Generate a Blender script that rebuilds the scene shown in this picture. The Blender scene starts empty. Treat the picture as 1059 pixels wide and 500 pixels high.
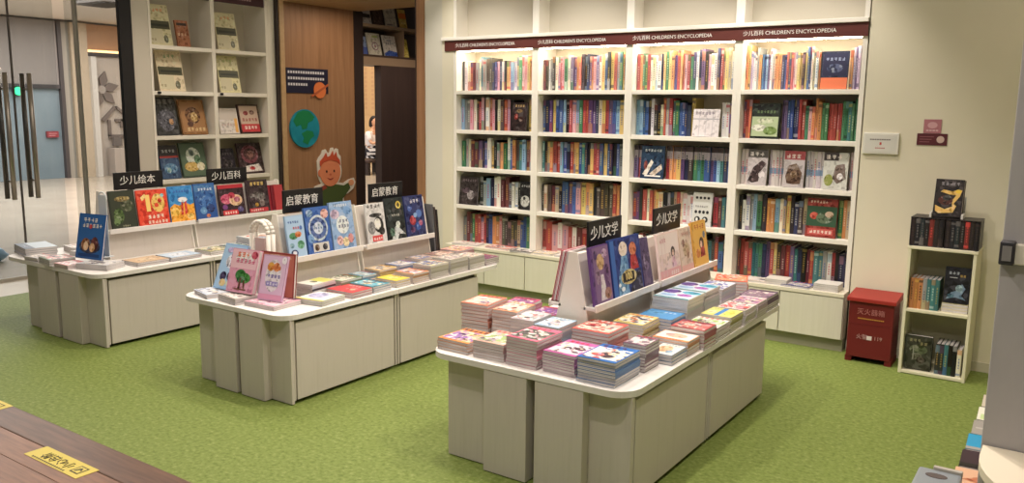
import bpy, math, random
from mathutils import Vector, Matrix, Euler
PI = math.pi
SC = bpy.context.scene
COL = SC.collection
RNG = random.Random(11)

# ------------------------------------------------------------------ colours and materials
def lin(c):
    out = []
    for v in c[:3]:
        v = v / 255.0
        out.append(v / 12.92 if v <= 0.04045 else ((v + 0.055) / 1.055) ** 2.4)
    return (*out, 1.0)

_M = {}
def mat(c, rough=0.55, metal=0.0, spec=0.4):
    key = (tuple(int(x) for x in c), rough, metal, spec)
    if key in _M:
        return _M[key]
    m = bpy.data.materials.new('plain_%02x%02x%02x' % key[0])
    m.use_nodes = True
    b = m.node_tree.nodes['Principled BSDF']
    b.inputs['Base Color'].default_value = lin(c)
    b.inputs['Roughness'].default_value = rough
    b.inputs['Metallic'].default_value = metal
    b.inputs['Specular IOR Level'].default_value = spec
    _M[key] = m
    return m

def node_mat(name, rough=0.5):
    m = bpy.data.materials.new(name); m.use_nodes = True
    nt = m.node_tree
    b = nt.nodes['Principled BSDF']; b.inputs['Roughness'].default_value = rough
    return m, nt, b

def noise_mat(name, cols, scale, detail=6, rough=0.6, stretch=(1, 1, 1), bump=0.0, pos=None, spec=0.4):
    m, nt, b = node_mat(name, rough)
    b.inputs['Specular IOR Level'].default_value = spec
    tc = nt.nodes.new('ShaderNodeTexCoord'); mp = nt.nodes.new('ShaderNodeMapping')
    mp.inputs['Scale'].default_value = stretch
    nz = nt.nodes.new('ShaderNodeTexNoise'); nz.inputs['Scale'].default_value = scale; nz.inputs['Detail'].default_value = detail
    nz.inputs['Roughness'].default_value = 0.65
    rp = nt.nodes.new('ShaderNodeValToRGB')
    n = len(cols)
    pos = pos or [0.3 + 0.4 * i / (n - 1) for i in range(n)]
    rp.color_ramp.elements[0].position = pos[0]; rp.color_ramp.elements[0].color = lin(cols[0])
    rp.color_ramp.elements[1].position = pos[-1]; rp.color_ramp.elements[1].color = lin(cols[-1])
    for i in range(1, n - 1):
        e = rp.color_ramp.elements.new(pos[i]); e.color = lin(cols[i])
    L = nt.links.new
    L(tc.outputs['Object'], mp.inputs['Vector']); L(mp.outputs['Vector'], nz.inputs['Vector'])
    L(nz.outputs['Fac'], rp.inputs['Fac']); L(rp.outputs['Color'], b.inputs['Base Color'])
    if bump:
        bp = nt.nodes.new('ShaderNodeBump'); bp.inputs['Strength'].default_value = bump; bp.inputs['Distance'].default_value = 0.002
        L(nz.outputs['Fac'], bp.inputs['Height']); L(bp.outputs['Normal'], b.inputs['Normal'])
    return m

def print_mat(base, accents, seed, scale=9.0):
    """printed cover: blotches of several inks over a base colour"""
    m, nt, b = node_mat('printed_cover', 0.38)
    tc = nt.nodes.new('ShaderNodeTexCoord'); mp = nt.nodes.new('ShaderNodeMapping')
    mp.inputs['Location'].default_value = (seed * 1.7 % 9, seed * 2.3 % 7, seed * 0.9 % 5)
    vo = nt.nodes.new('ShaderNodeTexVoronoi'); vo.inputs['Scale'].default_value = scale
    nz = nt.nodes.new('ShaderNodeTexNoise'); nz.inputs['Scale'].default_value = scale * 1.3; nz.inputs['Detail'].default_value = 3
    mx = nt.nodes.new('ShaderNodeMix'); mx.data_type = 'RGBA'; mx.blend_type = 'LINEAR_LIGHT'; mx.inputs['Factor'].default_value = 0.007
    rp = nt.nodes.new('ShaderNodeValToRGB'); rp.color_ramp.interpolation = 'CONSTANT'
    cols = [base] + list(accents) + [base]
    el = rp.color_ramp.elements
    el[0].position = 0.0; el[0].color = lin(cols[0]); el[1].position = 0.9; el[1].color = lin(cols[-1])
    for i in range(1, len(cols) - 1):
        e = el.new(0.42 + 0.45 * (i - 1) / max(1, len(cols) - 2)); e.color = lin(cols[i])
    sp = nt.nodes.new('ShaderNodeSeparateColor')
    L = nt.links.new
    L(tc.outputs['Object'], mp.inputs['Vector']); L(mp.outputs['Vector'], mx.inputs[6]); L(nz.outputs['Color'], mx.inputs[7])
    L(mx.outputs[2], vo.inputs['Vector']); L(vo.outputs['Color'], sp.inputs['Color'])
    L(sp.outputs[0], rp.inputs['Fac']); L(rp.outputs['Color'], b.inputs['Base Color'])
    return m

def pages_mat():
    m, nt, b = node_mat('page_edges', 0.8)
    tc = nt.nodes.new('ShaderNodeTexCoord'); mp = nt.nodes.new('ShaderNodeMapping'); mp.inputs['Scale'].default_value = (6, 700, 6)
    nz = nt.nodes.new('ShaderNodeTexNoise'); nz.inputs['Scale'].default_value = 1.0; nz.inputs['Detail'].default_value = 2
    rp = nt.nodes.new('ShaderNodeValToRGB')
    rp.color_ramp.elements[0].color = lin((158, 152, 153)); rp.color_ramp.elements[1].color = lin((232, 227, 224))
    rp.color_ramp.elements[0].position = 0.3; rp.color_ramp.elements[1].position = 0.65
    L = nt.links.new
    L(tc.outputs['Object'], mp.inputs['Vector']); L(mp.outputs['Vector'], nz.inputs['Vector']); L(nz.outputs['Fac'], rp.inputs['Fac'])
    L(rp.outputs['Color'], b.inputs['Base Color'])
    return m
PAGES = pages_mat()

def glass_mat():
    m = bpy.data.materials.new('clear_glass'); m.use_nodes = True
    nt = m.node_tree; nt.nodes.clear()
    out = nt.nodes.new('ShaderNodeOutputMaterial'); mix = nt.nodes.new('ShaderNodeMixShader')
    tr = nt.nodes.new('ShaderNodeBsdfTransparent'); tr.inputs['Color'].default_value = (0.86, 0.88, 0.88, 1)
    gl = nt.nodes.new('ShaderNodeBsdfGlossy'); gl.inputs['Roughness'].default_value = 0.02
    fr = nt.nodes.new('ShaderNodeFresnel'); ge = nt.nodes.new('ShaderNodeNewGeometry'); mr = nt.nodes.new('ShaderNodeMapRange')
    mr.inputs['To Min'].default_value = 1.45; mr.inputs['To Max'].default_value = 1 / 1.45
    L = nt.links.new
    L(ge.outputs['Backfacing'], mr.inputs['Value']); L(mr.outputs['Result'], fr.inputs['IOR'])
    L(fr.outputs['Fac'], mix.inputs['Fac']); L(tr.outputs['BSDF'], mix.inputs[1]); L(gl.outputs['BSDF'], mix.inputs[2])
    L(mix.outputs['Shader'], out.inputs['Surface'])
    return m
GLASS = glass_mat()

def emit(c, s):
    m = bpy.data.materials.new('lamp_glow'); m.use_nodes = True
    b = m.node_tree.nodes['Principled BSDF']
    b.inputs['Base Color'].default_value = lin(c)
    b.inputs['Emission Color'].default_value = lin(c); b.inputs['Emission Strength'].default_value = s
    return m

LAM = noise_mat('pale_wood_laminate', [(200, 192, 182), (206, 198, 189), (203, 195, 185)], 3.0, 5, 0.5, (14, 14, 0.7))
GAP_SHADE = mat((96, 92, 78), 0.7)  # carcass darker than its laminate, so shade between doors sits in the colour
LAMTOP = noise_mat('white_laminate_top', [(226, 222, 216), (233, 229, 224)], 3.0, 4, 0.4, (3, 20, 3))
CREAM = mat((226, 219, 204), 0.5)
WHITE = mat((236, 231, 220), 0.45)
CAB = noise_mat('cabinet_laminate', [(208, 205, 186), (214, 211, 194)], 3.0, 4, 0.45, (18, 18, 0.8))
WALLC = noise_mat('cream_wall_paint', [(220, 213, 190), (225, 218, 196)], 2.0, 3, 0.7)
GREEN = noise_mat('green_linoleum', [(76, 94, 38), (106, 122, 56), (123, 138, 72), (164, 168, 116)], 44.0, 12, 0.6, (1, 1.1, 1), 0.0, [0.2, 0.42, 0.57, 0.8], 0.25)
OAK = noise_mat('brown_oak_veneer', [(138, 100, 70), (152, 112, 80), (163, 123, 90)], 2.6, 6, 0.5, (9, 9, 0.5))
OAKL = noise_mat('light_oak_veneer', [(176, 143, 104), (192, 158, 118)], 2.6, 5, 0.5, (0.6, 8, 8))
DARK = mat((52, 41, 38), 0.45)
BLACK = mat((24, 23, 25), 0.4)
MAROON = mat((92, 44, 38), 0.5)
STEEL = mat((150, 145, 138), 0.3, 0.9)
INKW = mat((236, 234, 228), 0.6)

# ------------------------------------------------------------------ mesh helpers
class MB:
    def __init__(s):
        s.v = []; s.f = []; s.mi = []; s.mats = []
    def m(s, material):
        if material not in s.mats: s.mats.append(material)
        return s.mats.index(material)
    def face(s, pts, material):
        b = len(s.v); s.v.extend([tuple(p) for p in pts]); s.f.append(tuple(range(b, b + len(pts)))); s.mi.append(s.m(material))
    def box(s, x0, x1, y0, y1, z0, z1, material):
        b = len(s.v); k = s.m(material)
        s.v += [(x0, y0, z0), (x1, y0, z0), (x1, y1, z0), (x0, y1, z0), (x0, y0, z1), (x1, y0, z1), (x1, y1, z1), (x0, y1, z1)]
        for f in ((0, 3, 2, 1), (4, 5, 6, 7), (0, 1, 5, 4), (1, 2, 6, 5), (2, 3, 7, 6), (3, 0, 4, 7)):
            s.f.append(tuple(b + i for i in f)); s.mi.append(k)
    def prism(s, poly, axis, a, b_, material, inset=0.0):
        """poly: CCW 2-D outline; axis 'z' -> (x,y), 'y' -> (x,z), 'x' -> (y,z); extruded a..b_"""
        k = s.m(material); n = len(poly); b = len(s.v)
        def P(p, h):
            return {'z': (p[0], p[1], h), 'y': (p[0], h, p[1]), 'x': (h, p[0], p[1])}[axis]
        s.v += [P(p, a) for p in poly] + [P(p, b_) for p in poly]
        flip = axis == 'y'
        lo = tuple(b + i for i in range(n)); hi = tuple(b + n + i for i in range(n))
        s.f.append(lo if flip else lo[::-1]); s.mi.append(k)
        s.f.append(hi[::-1] if flip else hi); s.mi.append(k)
        for i in range(n):
            j = (i + 1) % n
            q = (b + i, b + j, b + n + j, b + n + i)
            s.f.append(q[::-1] if flip else q); s.mi.append(k)
    def tube(s, p0, p1, r, material, n=10, r1=None):
        p0, p1 = Vector(p0), Vector(p1); r1 = r if r1 is None else r1
        d = (p1 - p0).normalized(); a = d.orthogonal().normalized(); c = d.cross(a)
        k = s.m(material); b = len(s.v)
        for p, rr in ((p0, r), (p1, r1)):
            for i in range(n):
                t = 2 * PI * i / n
                s.v.append(tuple(p + rr * (math.cos(t) * a + math.sin(t) * c)))
        for i in range(n):
            j = (i + 1) % n
            s.f.append((b + i, b + j, b + n + j, b + n + i)); s.mi.append(k)
        s.f.append(tuple(b + i for i in range(n))[::-1]); s.mi.append(k)
        s.f.append(tuple(b + n + i for i in range(n))); s.mi.append(k)
    def mesh(s, name):
        me = bpy.data.meshes.new(name)
        me.from_pydata(s.v, [], s.f)
        for x in s.mats: me.materials.append(x)
        me.polygons.foreach_set('material_index', s.mi)
        me.update()
        return me
    def build(s, name, parent=None, bevel=0.0, smooth=False):
        o = bpy.data.objects.new(name, s.mesh(name)); COL.objects.link(o)
        if parent is not None: o.parent = parent
        if bevel:
            b = o.modifiers.new('edge', 'BEVEL'); b.width = bevel; b.segments = 2; b.limit_method = 'ANGLE'; b.angle_limit = math.radians(50)
        if smooth:
            for p in o.data.polygons: p.use_smooth = True
        return o

def tag(o, label, cat, group=None):
    o['label'] = label; o['category'] = cat
    if group: o['group'] = group
    return o
def empty(name, loc=(0, 0, 0), rot=(0, 0, 0)):
    o = bpy.data.objects.new(name, None); o.empty_display_size = 0.05
    COL.objects.link(o); o.location = loc; o.rotation_euler = rot
    return o
def struct(o):
    o['kind'] = 'structure'; return o
def bx(name, dims, material, parent=None, bevel=0.0):
    b = MB(); b.box(*dims, material); return b.build(name, parent, bevel)
def rrect(x0, x1, y0, y1, r00, r10, r11, r01, n=8):
    """rounded rectangle outline, radii at (x0,y0),(x1,y0),(x1,y1),(x0,y1), CCW"""
    out = []
    for cx, cy, r, a in ((x0 + r00, y0 + r00, r00, PI), (x1 - r10, y0 + r10, r10, 1.5 * PI), (x1 - r11, y1 - r11, r11, 0), (x0 + r01, y1 - r01, r01, 0.5 * PI)):
        if r <= 0.0005: out.append((cx, cy))
        else:
            for i in range(n + 1):
                t = a + 0.5 * PI * i / n; out.append((cx + r * math.cos(t), cy + r * math.sin(t)))
    return out

_T = {}
def text_mesh(body, size, material, extrude=0.0012, align='CENTER'):
    key = (body, size, material.name, extrude, align)
    if key in _T: return _T[key]
    c = bpy.data.curves.new('lettering', 'FONT'); c.body = body; c.size = size; c.extrude = extrude; c.align_x = align; c.align_y = 'CENTER'; c.resolution_u = 3
    o = bpy.data.objects.new('lettering', c); COL.objects.link(o)
    dg = bpy.context.evaluated_depsgraph_get()
    me = bpy.data.meshes.new_from_object(o.evaluated_get(dg))
    bpy.data.objects.remove(o); bpy.data.curves.remove(c)
    me.materials.clear(); me.materials.append(material)
    _T[key] = me
    return me
def text(name, parent, body, size, loc, rot, material, align='CENTER', bold=0.0):
    o = bpy.data.objects.new(name, text_mesh(body, size, material, 0.0012, align)); COL.objects.link(o); o.parent = parent
    o.location = loc; o.rotation_euler = rot
    if bold: o.scale = (1, 1, 1)
    return o

# ------------------------------------------------------------------ books
ORD = ['zeroth', 'first', 'second', 'third', 'fourth', 'fifth', 'sixth', 'seventh', 'eighth', 'ninth', 'tenth', 'eleventh', 'twelfth', 'thirteenth', 'fourteenth', 'fifteenth',
       'sixteenth', 'seventeenth', 'eighteenth', 'nineteenth', 'twentieth', 'twenty-first', 'twenty-second', 'twenty-third', 'twenty-fourth', 'twenty-fifth', 'twenty-sixth',
       'twenty-seventh', 'twenty-eighth', 'twenty-ninth', 'thirtieth', 'thirty-first', 'thirty-second', 'thirty-third', 'thirty-fourth', 'thirty-fifth', 'thirty-sixth', 'thirty-seventh', 'thirty-eighth', 'thirty-ninth', 'fortieth', 'forty-first']

_PM = {}
def pm(base, acc, sc):
    key = (tuple(base), tuple(tuple(a) for a in acc), sc)
    if key not in _PM: _PM[key] = print_mat(base, acc, len(_PM) * 1.37, sc)
    return _PM[key]
def q8(c): return tuple(int(max(0, min(255, v)) / 8) * 8 for v in c)
def shades(c):
    """an ink and its neighbours, as a printed illustration varies within one figure"""
    c = q8(c)
    L_ = lambda k: q8(tuple(v + (k if k < 0 else (255 - v) / 255 * k * 1.3) for v in c))
    return L_(0), (L_(-34), L_(30), L_(-14), L_(58), L_(-50))
def art_mesh(items, w, h, y):
    """print on a cover: items in 0..1 cover coordinates, laid over the front face (local -Y)"""
    b = MB(); k = 0
    items = list(items)
    X = lambda u: (u - 0.5) * w
    Z = lambda v: v * h
    def ell(cx, cz, rx, rz, c, n=18):
        b.face([(X(cx) + rx * w * math.cos(2 * PI * i / n), yy, Z(cz) + rz * h * math.sin(2 * PI * i / n)) for i in range(n)], pm(*shades(c), 62) if rx * w > .012 and rz * h > .012 else mat(c, 0.4))
    for it in items:
        yy = y - 0.0002 * k - 0.0003; k += 1
        t = it[0]
        if t == 'n':        # a busy printed illustration: ink blotches
            _, x0, z0, x1, z1, base, acc, sc = it
            b.face([(X(x0), yy, Z(z0)), (X(x1), yy, Z(z0)), (X(x1), yy, Z(z1)), (X(x0), yy, Z(z1))], pm(base, acc, sc))
        elif t == 'r':
            _, x0, z0, x1, z1, c = it
            b.face([(X(x0), yy, Z(z0)), (X(x1), yy, Z(z0)), (X(x1), yy, Z(z1)), (X(x0), yy, Z(z1))], mat(c, 0.4))
        elif t == 'e':
            ell(*it[1:])
        elif t == 'p':
            b.face([(X(a), yy, Z(c_)) for a, c_ in it[1]], pm(*shades(it[2]), 70))
        elif t == 'g':      # a row of strokes that cannot be read
            _, x0, z0, n, s, c = it
            r = random.Random(n * 7 + int(x0 * 100) + int(z0 * 37))
            for i in range(n):
                xa = x0 + i * s * 1.25
                for q in range(3):
                    if q == 1 or r.random() < 0.75:
                        zz = z0 + q * s * 0.36 * w / h
                        b.face([(X(xa + r.uniform(0, .15) * s), yy, Z(zz)), (X(xa + s * r.uniform(.75, 1)), yy, Z(zz)), (X(xa + s * r.uniform(.75, 1)), yy, Z(zz + s * .2 * w / h)), (X(xa), yy, Z(zz + s * .2 * w / h))], mat(c, 0.4))
                xm = xa + s * r.uniform(.3, .6)
                b.face([(X(xm), yy - 0.0001, Z(z0)), (X(xm + s * .2), yy - 0.0001, Z(z0)), (X(xm + s * .2), yy - 0.0001, Z(z0 + s * w / h)), (X(xm), yy - 0.0001, Z(z0 + s * w / h))], mat(c, 0.4))
    return b

def rand_art(r, base, acc):
    """a children's magazine cover: printed scene, title strokes, a few larger figures, a foot line"""
    lt = tuple(int(v * .5 + 118) for v in base)
    it = [('r', .0, .0, 1, 1, base), ('n', .04, .1, .96, .8, acc[0], acc[1:] + [lt, (92, 80, 92), base, (232, 224, 214)], 52)]
    for i in range(4):
        cx, cz, q = r.uniform(.25, .75), r.uniform(.25, .65), r.choice(acc + [(236, 226, 214), (90, 76, 84)])
        it.append(('e', cx, cz, r.uniform(.08, .17), r.uniform(.05, .11), q))
        it.append(('e', cx + .03, cz + .02, .05, .035, r.choice([(236, 206, 180), (60, 50, 56), lt])))
    it.append(('g', r.uniform(.06, .14), .84, r.choice([4, 5]), .13, r.choice([(242, 238, 232), (90, 50, 80), (206, 60, 70)])))
    it.append(('g', .1, .03, 8, .05, (90, 80, 90)))
    return it

def book_meshes(w, h, t, cover, spine=None, board=0.0022, rnd=False):
    b = MB(); sp = spine or cover
    b.box(-w / 2, w / 2, -t / 2, -t / 2 + board, 0, h, cover)
    b.box(-w / 2, w / 2, t / 2 - board, t / 2, 0, h, cover)
    b.box(-w / 2, -w / 2 + board, -t / 2 + board, t / 2 - board, 0, h, sp)
    return b
def book(kind, w, h, t, cover, label, cat='book', group=None, loc=(0, 0, 0), rot=(0, 0, 0), art=None, board=0.0022, spine=None, pages=True, pmat=None):
    o = book_meshes(w, h, t, cover, spine, board).build(kind)
    o.location = loc; o.rotation_euler = rot
    tag(o, label, cat, group)
    if pages:
        e = 0.004 if board > 0.0018 else 0.0008
        bx('pages', (-w / 2 + board, w / 2 - e, -t / 2 + board, t / 2 - board, e, h - e), pmat or PAGES, o)
    if art:
        if kind != 'paperback':
            rgb = tuple(255 * (12.92 * v if v <= .0031308 else 1.055 * v ** (1 / 2.4) - .055) for v in cover.node_tree.nodes['Principled BSDF'].inputs['Base Color'].default_value[:3])
            b0, acc = shades(rgb)
            art = [('r', .0, .0, 1, 1, q8(rgb)), ('n', .03, .03, .97, .97, b0, acc[:3], 46)] + list(art)
        art_mesh(art, w, h, -t / 2).build('cover_art', o)
    return o

C = dict(k=(38, 33, 36), d=(78, 64, 57), w=(226, 221, 214), c=(226, 212, 178), r=(190, 58, 54), m=(114, 46, 52), o=(226, 132, 62), y=(216, 178, 78), g=(52, 126, 76), t=(52, 122, 126),
         b=(52, 88, 162), n=(42, 46, 88), s=(122, 172, 206), p=(106, 72, 132), l=(176, 150, 190), i=(216, 142, 150), a=(142, 142, 142), e=(190, 160, 120), f=(78, 84, 62), h=(206, 194, 192), q=(234, 92, 62))
CN = dict(k='black', d='dark brown', w='white', c='cream', r='red', m='maroon', o='orange', y='yellow', g='green', t='teal', b='blue', n='navy', s='pale blue', p='purple', l='lilac', i='pink', a='grey', e='tan', f='dark olive', h='pale pinkish', q='bright orange-red')
def jit(c, r, a=14):
    d = r.uniform(-a, a)
    return tuple(max(8, min(245, int((v + d + r.uniform(-a / 2, a / 2)) / 6) * 6)) for v in c)

def mixc(a, b_, t): return tuple(a[i] * (1 - t) + b_[i] * t for i in range(3))
def mute(c, k=.32):
    g = .3 * c[0] + .59 * c[1] + .11 * c[2]
    return tuple(int((v * (1 - k) + (g * .95 + 6) * k) / 4) * 4 for v in c)
SHELVED = None
def shelf_book(code, x, y0, z, t, h, depth, r, label, group, band=None, into=None):
    """a book standing spine out; the spine faces -Y"""
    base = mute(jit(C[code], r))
    if z > 1.7: base = tuple(int((v * .84 + 232 * .16) / 4) * 4 for v in base)  # top-shelf covers whitened, offsetting the light bar's saturating glow in the colour
    light = sum(base) > 420
    inks = [(240, 236, 226), (228, 190, 90), (30, 28, 34)] if not light else [(50, 40, 60), (190, 50, 60), (60, 90, 150)]
    q6 = lambda c: tuple(int(v / 6) * 6 for v in c)
    ink = mat(q6(mixc(base, r.choice(inks), .5)), 0.5); ink2 = mat(q6(mixc(base, mute(C[r.choice('wybrsgpoi')]), .55)), 0.5)
    cov = mat(base, 0.45)
    b = MB(); bd = 0.0018
    w = depth
    b.box(-w / 2, w / 2, -t / 2, -t / 2 + bd, 0, h, cov); b.box(-w / 2, w / 2, t / 2 - bd, t / 2, 0, h, cov)
    style = r.random()
    cuts = [(0, 1, cov)]
    if style < .2: cuts = [(0, .06, cov), (.06, .14, ink), (.14, .82, cov), (.82, 1, ink2)]
    elif style < .38: cuts = [(0, .3, ink2), (.3, 1, cov)]
    elif style < .6: cuts = [(0, .86, cov), (.86, .94, ink), (.94, 1, cov)]
    elif style < .68: cuts = [(0, .12, ink2), (.12, .7, cov), (.7, .95, ink2), (.95, 1, cov)]
    if band: cuts = [(0, .62, cov), (.62, .85, band), (.85, 1, mat((60, 48, 50), 0.5))]
    if band and code == 'h': cuts = [(0, .34, cov), (.34, .5, band), (.5, 1, cov)]
    prof = [(-t / 2, 0.0), (-t / 4, -0.0022), (t / 4, -0.0022), (t / 2, 0.0)]
    for a, c_, m_ in cuts:
        for (ya, xa), (yb, xb) in zip(prof[:-1], prof[1:]):
            b.face([(-w / 2 + xa, ya, a * h), (-w / 2 + xa, ya, c_ * h), (-w / 2 + xb, yb, c_ * h), (-w / 2 + xb, yb, a * h)], m_)
    zz = h * r.uniform(.22, .34); end = h * r.uniform(.6, .82); wd = t * r.uniform(.12, .22)
    while zz < end:
        ln = r.uniform(.006, .014)
        b.face([(-w / 2 - 0.0026, -wd, zz), (-w / 2 - 0.0026, -wd, zz + ln), (-w / 2 - 0.0026, wd, zz + ln), (-w / 2 - 0.0026, wd, zz)], ink)
        zz += ln + 0.006
    if into is not None:
        b.box(-w / 2 + bd, w / 2 - .004, -t / 2 + bd, t / 2 - bd, .002, h - .004, PAGES)
        off = len(into.v)
        into.v += [(x + t / 2 - vy, y0 + w / 2 + vx, z + vz) for vx, vy, vz in b.v]
        for f, mi in zip(b.f, b.mi):
            into.f.append(tuple(off + i for i in f)); into.mi.append(into.m(b.mats[mi]))
        return None
    o = b.build('hardcover_book')
    o.location = (x + t / 2, y0 + w / 2, z); o.rotation_euler = (0, 0, PI / 2)
    tag(o, label, 'book', group)
    bx('pages', (-w / 2 + bd, w / 2 - .004, -t / 2 + bd, t / 2 - bd, .002, h - .004), PAGES, o)
    return o

# ------------------------------------------------------------------ the setting
X0, XR = 0.0, 3.3968
BW = 0.8492
CEIL = 3.25
def wbox(name, d, m, bev=0.0): return struct(bx(name, d, m, None, bev))
wbox('floor_green', (-2.7, 6.2, -7.2, 0.32, -0.06, 0.0), GREEN)
wbox('floor_threshold', (-3.32, -2.7, -7.2, 0.32, -0.06, 0.0), mat((196, 188, 172), 0.35))
MALLF = noise_mat('polished_stone', [(168, 156, 140), (182, 170, 154)], 1.2, 4, 0.22)
wbox('floor_mall', (-24, -3.32, -9, 14, -0.06, -0.002), MALLF)
wbox('floor_hall', (-3.32, 0.6, 0.32, 14, -0.06, -0.001), mat((120, 92, 70), 0.35))
# raised timber platform at the camera's feet, with a darker nosing board
PLANK = noise_mat('walnut_plank', [(106, 76, 59), (128, 92, 71), (144, 106, 83)], 3.0, 7, 0.4, (1.2, 14, 4))
NOSE = noise_mat('dark_walnut_nosing', [(80, 60, 50), (98, 73, 59), (114, 84, 67)], 3.0, 7, 0.4, (1.2, 16, 4))
b = MB()
for i in range(9):
    b.box(-3.2, 3.6, -4.115 - 0.145 * (i + 1) + 0.002, -4.115 - 0.145 * i, 0.0, 0.1, PLANK)
struct(b.build('floor_platform', None, 0.001))
wbox('trim_1', (-3.2, 3.6, -4.113, -3.945, 0.0, 0.1), NOSE, 0.006)
# back wall, with the bookcase standing in its recess
wbox('wall_back', (-0.13, 3.42, 0.30, 0.40, 0, CEIL), WALLC)
wbox('wall_right', (3.405, 6.2, 0.0, 0.40, 0, CEIL), WALLC)
wbox('wall_left', (-0.325, -0.125, 0.0, 0.40, 0, CEIL), mat((214, 210, 196), 0.6))
wbox('trim_2', (-0.415, -0.325, -0.012, 0.14, 0, CEIL), OAK)
wbox('trim_3', (-0.43, -0.415, -0.012, 0.14, 0, CEIL), DARK)
wbox('baseboard_back', (3.405, 6.2, -0.012, 0.0, 0, 0.06), mat((206, 200, 178), 0.5))
wbox('ceiling', (-3.3, 6.2, -7.2, 0.4, CEIL, CEIL + 0.1), mat((226, 220, 206), 0.7))
wbox('wall_far_right', (6.2, 6.3, -7.2, 0.4, 0, CEIL), WALLC)
# oak portal: left cheek (carries the cut-outs), soffit, and the passage beyond
wbox('wall_cheek', (-2.3, -2.2, 0.0, 0.985, 0, 2.64), OAK)
wbox('trim_4', (-2.3, -2.19, 0.985, 1.125, 0, 2.64), DARK)
wbox('trim_5', (-2.31, -2.185, -0.055, 0.0, 0, CEIL), OAKL)
wbox('ceiling_soffit', (-2.3, -0.41, 0.0, 1.06, 2.64, CEIL), OAKL)
wbox('trim_6', (-2.318, -2.2, -0.075, -0.055, 0, CEIL), DARK)
wbox('wall_passage', (-2.3, -2.2, 1.41, 2.6, 0, 2.07), noise_mat('dark_brown_panel', [(66, 52, 50), (76, 60, 56)], 2, 3, 0.5, (8, 8, .5)))
wbox('wall_passage_back', (-2.3, 0.6, 2.6, 2.7, 0, CEIL), mat((70, 55, 50), 0.6))
wbox('ceiling_passage', (-2.3, 0.6, 1.06, 2.7, CEIL, CEIL + 0.1), mat((190, 165, 130), 0.6))
# hall far beyond the passage
wbox('wall_hall', (-19, -5, 11.5, 11.6, 0, 4.2), mat((206, 176, 136), 0.7))
wbox('ceiling_hall', (-19, -2.3, 5.4, 11.6, 4.2, 4.3), mat((210, 196, 170), 0.7))
# left return wall with the black corner post, and the panel beside the left bookcase
wbox('wall_left_end', (-2.36, -2.25, -1.62, -1.455, 0, CEIL), mat((196, 188, 172), 0.6))
wbox('trim_7', (-2.275, -2.23, -1.73, -1.62, 0, CEIL), BLACK)
wbox('wall_left_back', (-2.66, -2.6, -1.44, 0.0, 0, CEIL), mat((170, 162, 148), 0.6))
wbox('wall_left_right', (-2.6, -2.25, -0.15, -0.075, 0, CEIL), CREAM)

# ---------------- glass shop front
def glass_pane(name, d): return struct(bx(name, d, GLASS))
glass_pane('window_1', (-3.17, -2.28, -1.70, -1.69, 0.02, CEIL))
wbox('trim_8', (-3.02, -2.985, -1.71, -1.68, 0, CEIL), mat((186, 180, 170), 0.3))
glass_pane('door_1', (-3.305, -3.295, -2.12, -1.74, 0.03, CEIL))
glass_pane('door_2', (-3.305, -3.295, -3.3, -2.14, 0.03, CEIL))
wbox('trim_9', (-3.32, -3.28, -7.0, -1.72, 0.0, 0.03), mat((180, 172, 158), 0.3))
wbox('trim_10', (-3.308, -3.292, -2.137, -2.123, 0.03, CEIL), mat((96, 90, 86), 0.4))
def pull_handle(y, label):
    e = tag(empty('door_handle_set', (-3.3, y, 1.3)), label, 'door handle')
    for s, c in ((0.065, (176, 168, 158)), (-0.065, (120, 114, 108))):
        b = MB(); b.tube((s, 0, -0.56), (s, 0, 0.56), 0.021, mat(c, 0.28, 0.8), 14); b.build('handle_bar', e, 0, True)
    for z in (-0.4, 0.42):
        b = MB(); b.tube((-0.065, 0, z), (0.065, 0, z), 0.011, STEEL, 10); b.build('standoff', e)
    return e
pull_handle(-2.02, 'long steel pull handle on the glass door beside the joint, closer to the bookcase')
pull_handle(-2.225, 'long steel pull handle on the glass door at the picture edge')
e = tag(empty('door_lock', (-3.3, -2.13, 0.09)), 'small dark floor lock at the foot of the glass doors', 'lock')
bx('lock_body', (-0.02, 0.035, 0.16, 0.27, -0.06, 0.05), mat((88, 62, 54), 0.4, 0.3), e, 0.004)
bx('lock_plate', (0.035, 0.038, 0.18, 0.25, -0.03, 0.03), STEEL, e)
# mall interior seen through the glass
MX = -13.5
wbox('wall_mall', (MX - 0.2, MX, 0.0, 3.62, 1.98, 3.3), mat((136, 130, 126), 0.6))
wbox('trim_11', (MX - 0.1, MX + 0.04, 0.0, 3.6, 1.9, 1.98), mat((60, 58, 60), 0.5))
wbox('window_2', (MX - 0.2, MX - 0.05, 0.0, 3.55, 0.0, 1.9), noise_mat('blue_grey_glass', [(112, 128, 138), (136, 150, 158)], 0.8, 2, 0.15))
wbox('trim_12', (MX - 0.1, MX + 0.06, 3.55, 3.63, 0.0, 3.3), mat((64, 60, 60), 0.5))
wbox('wall_mall_pier', (MX - 0.2, MX + 0.02, 3.63, 3.8, 0, 3.3), mat((140, 136, 126), 0.6))
wbox('wall_mall_column', (MX - 0.2, MX + 0.1, 3.8, 4.16, 0, 3.3), mat((190, 172, 148), 0.6))
wbox('trim_13', (MX - 0.1, MX + 0.2, 4.16, 4.28, 0, 2.6), mat((206, 200, 192), 0.5))
wbox('wall_mall_right', (MX - 0.2, MX, 4.16, 7.5, 0.0, 2.62), mat((190, 178, 166), 0.55))
wbox('wall_mall_upper', (MX - 0.2, MX - 0.02, 4.16, 7.5, 2.74, 3.3), mat((176, 138, 106), 0.6))
wbox('trim_14', (MX - 0.16, MX + 0.08, 4.16, 7.5, 2.62, 2.70), mat((70, 62, 60), 0.6))
wbox('ceiling_mall', (-24, -3.32, -9, 7.5, 3.34, 3.44), mat((206, 200, 192), 0.6))
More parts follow.
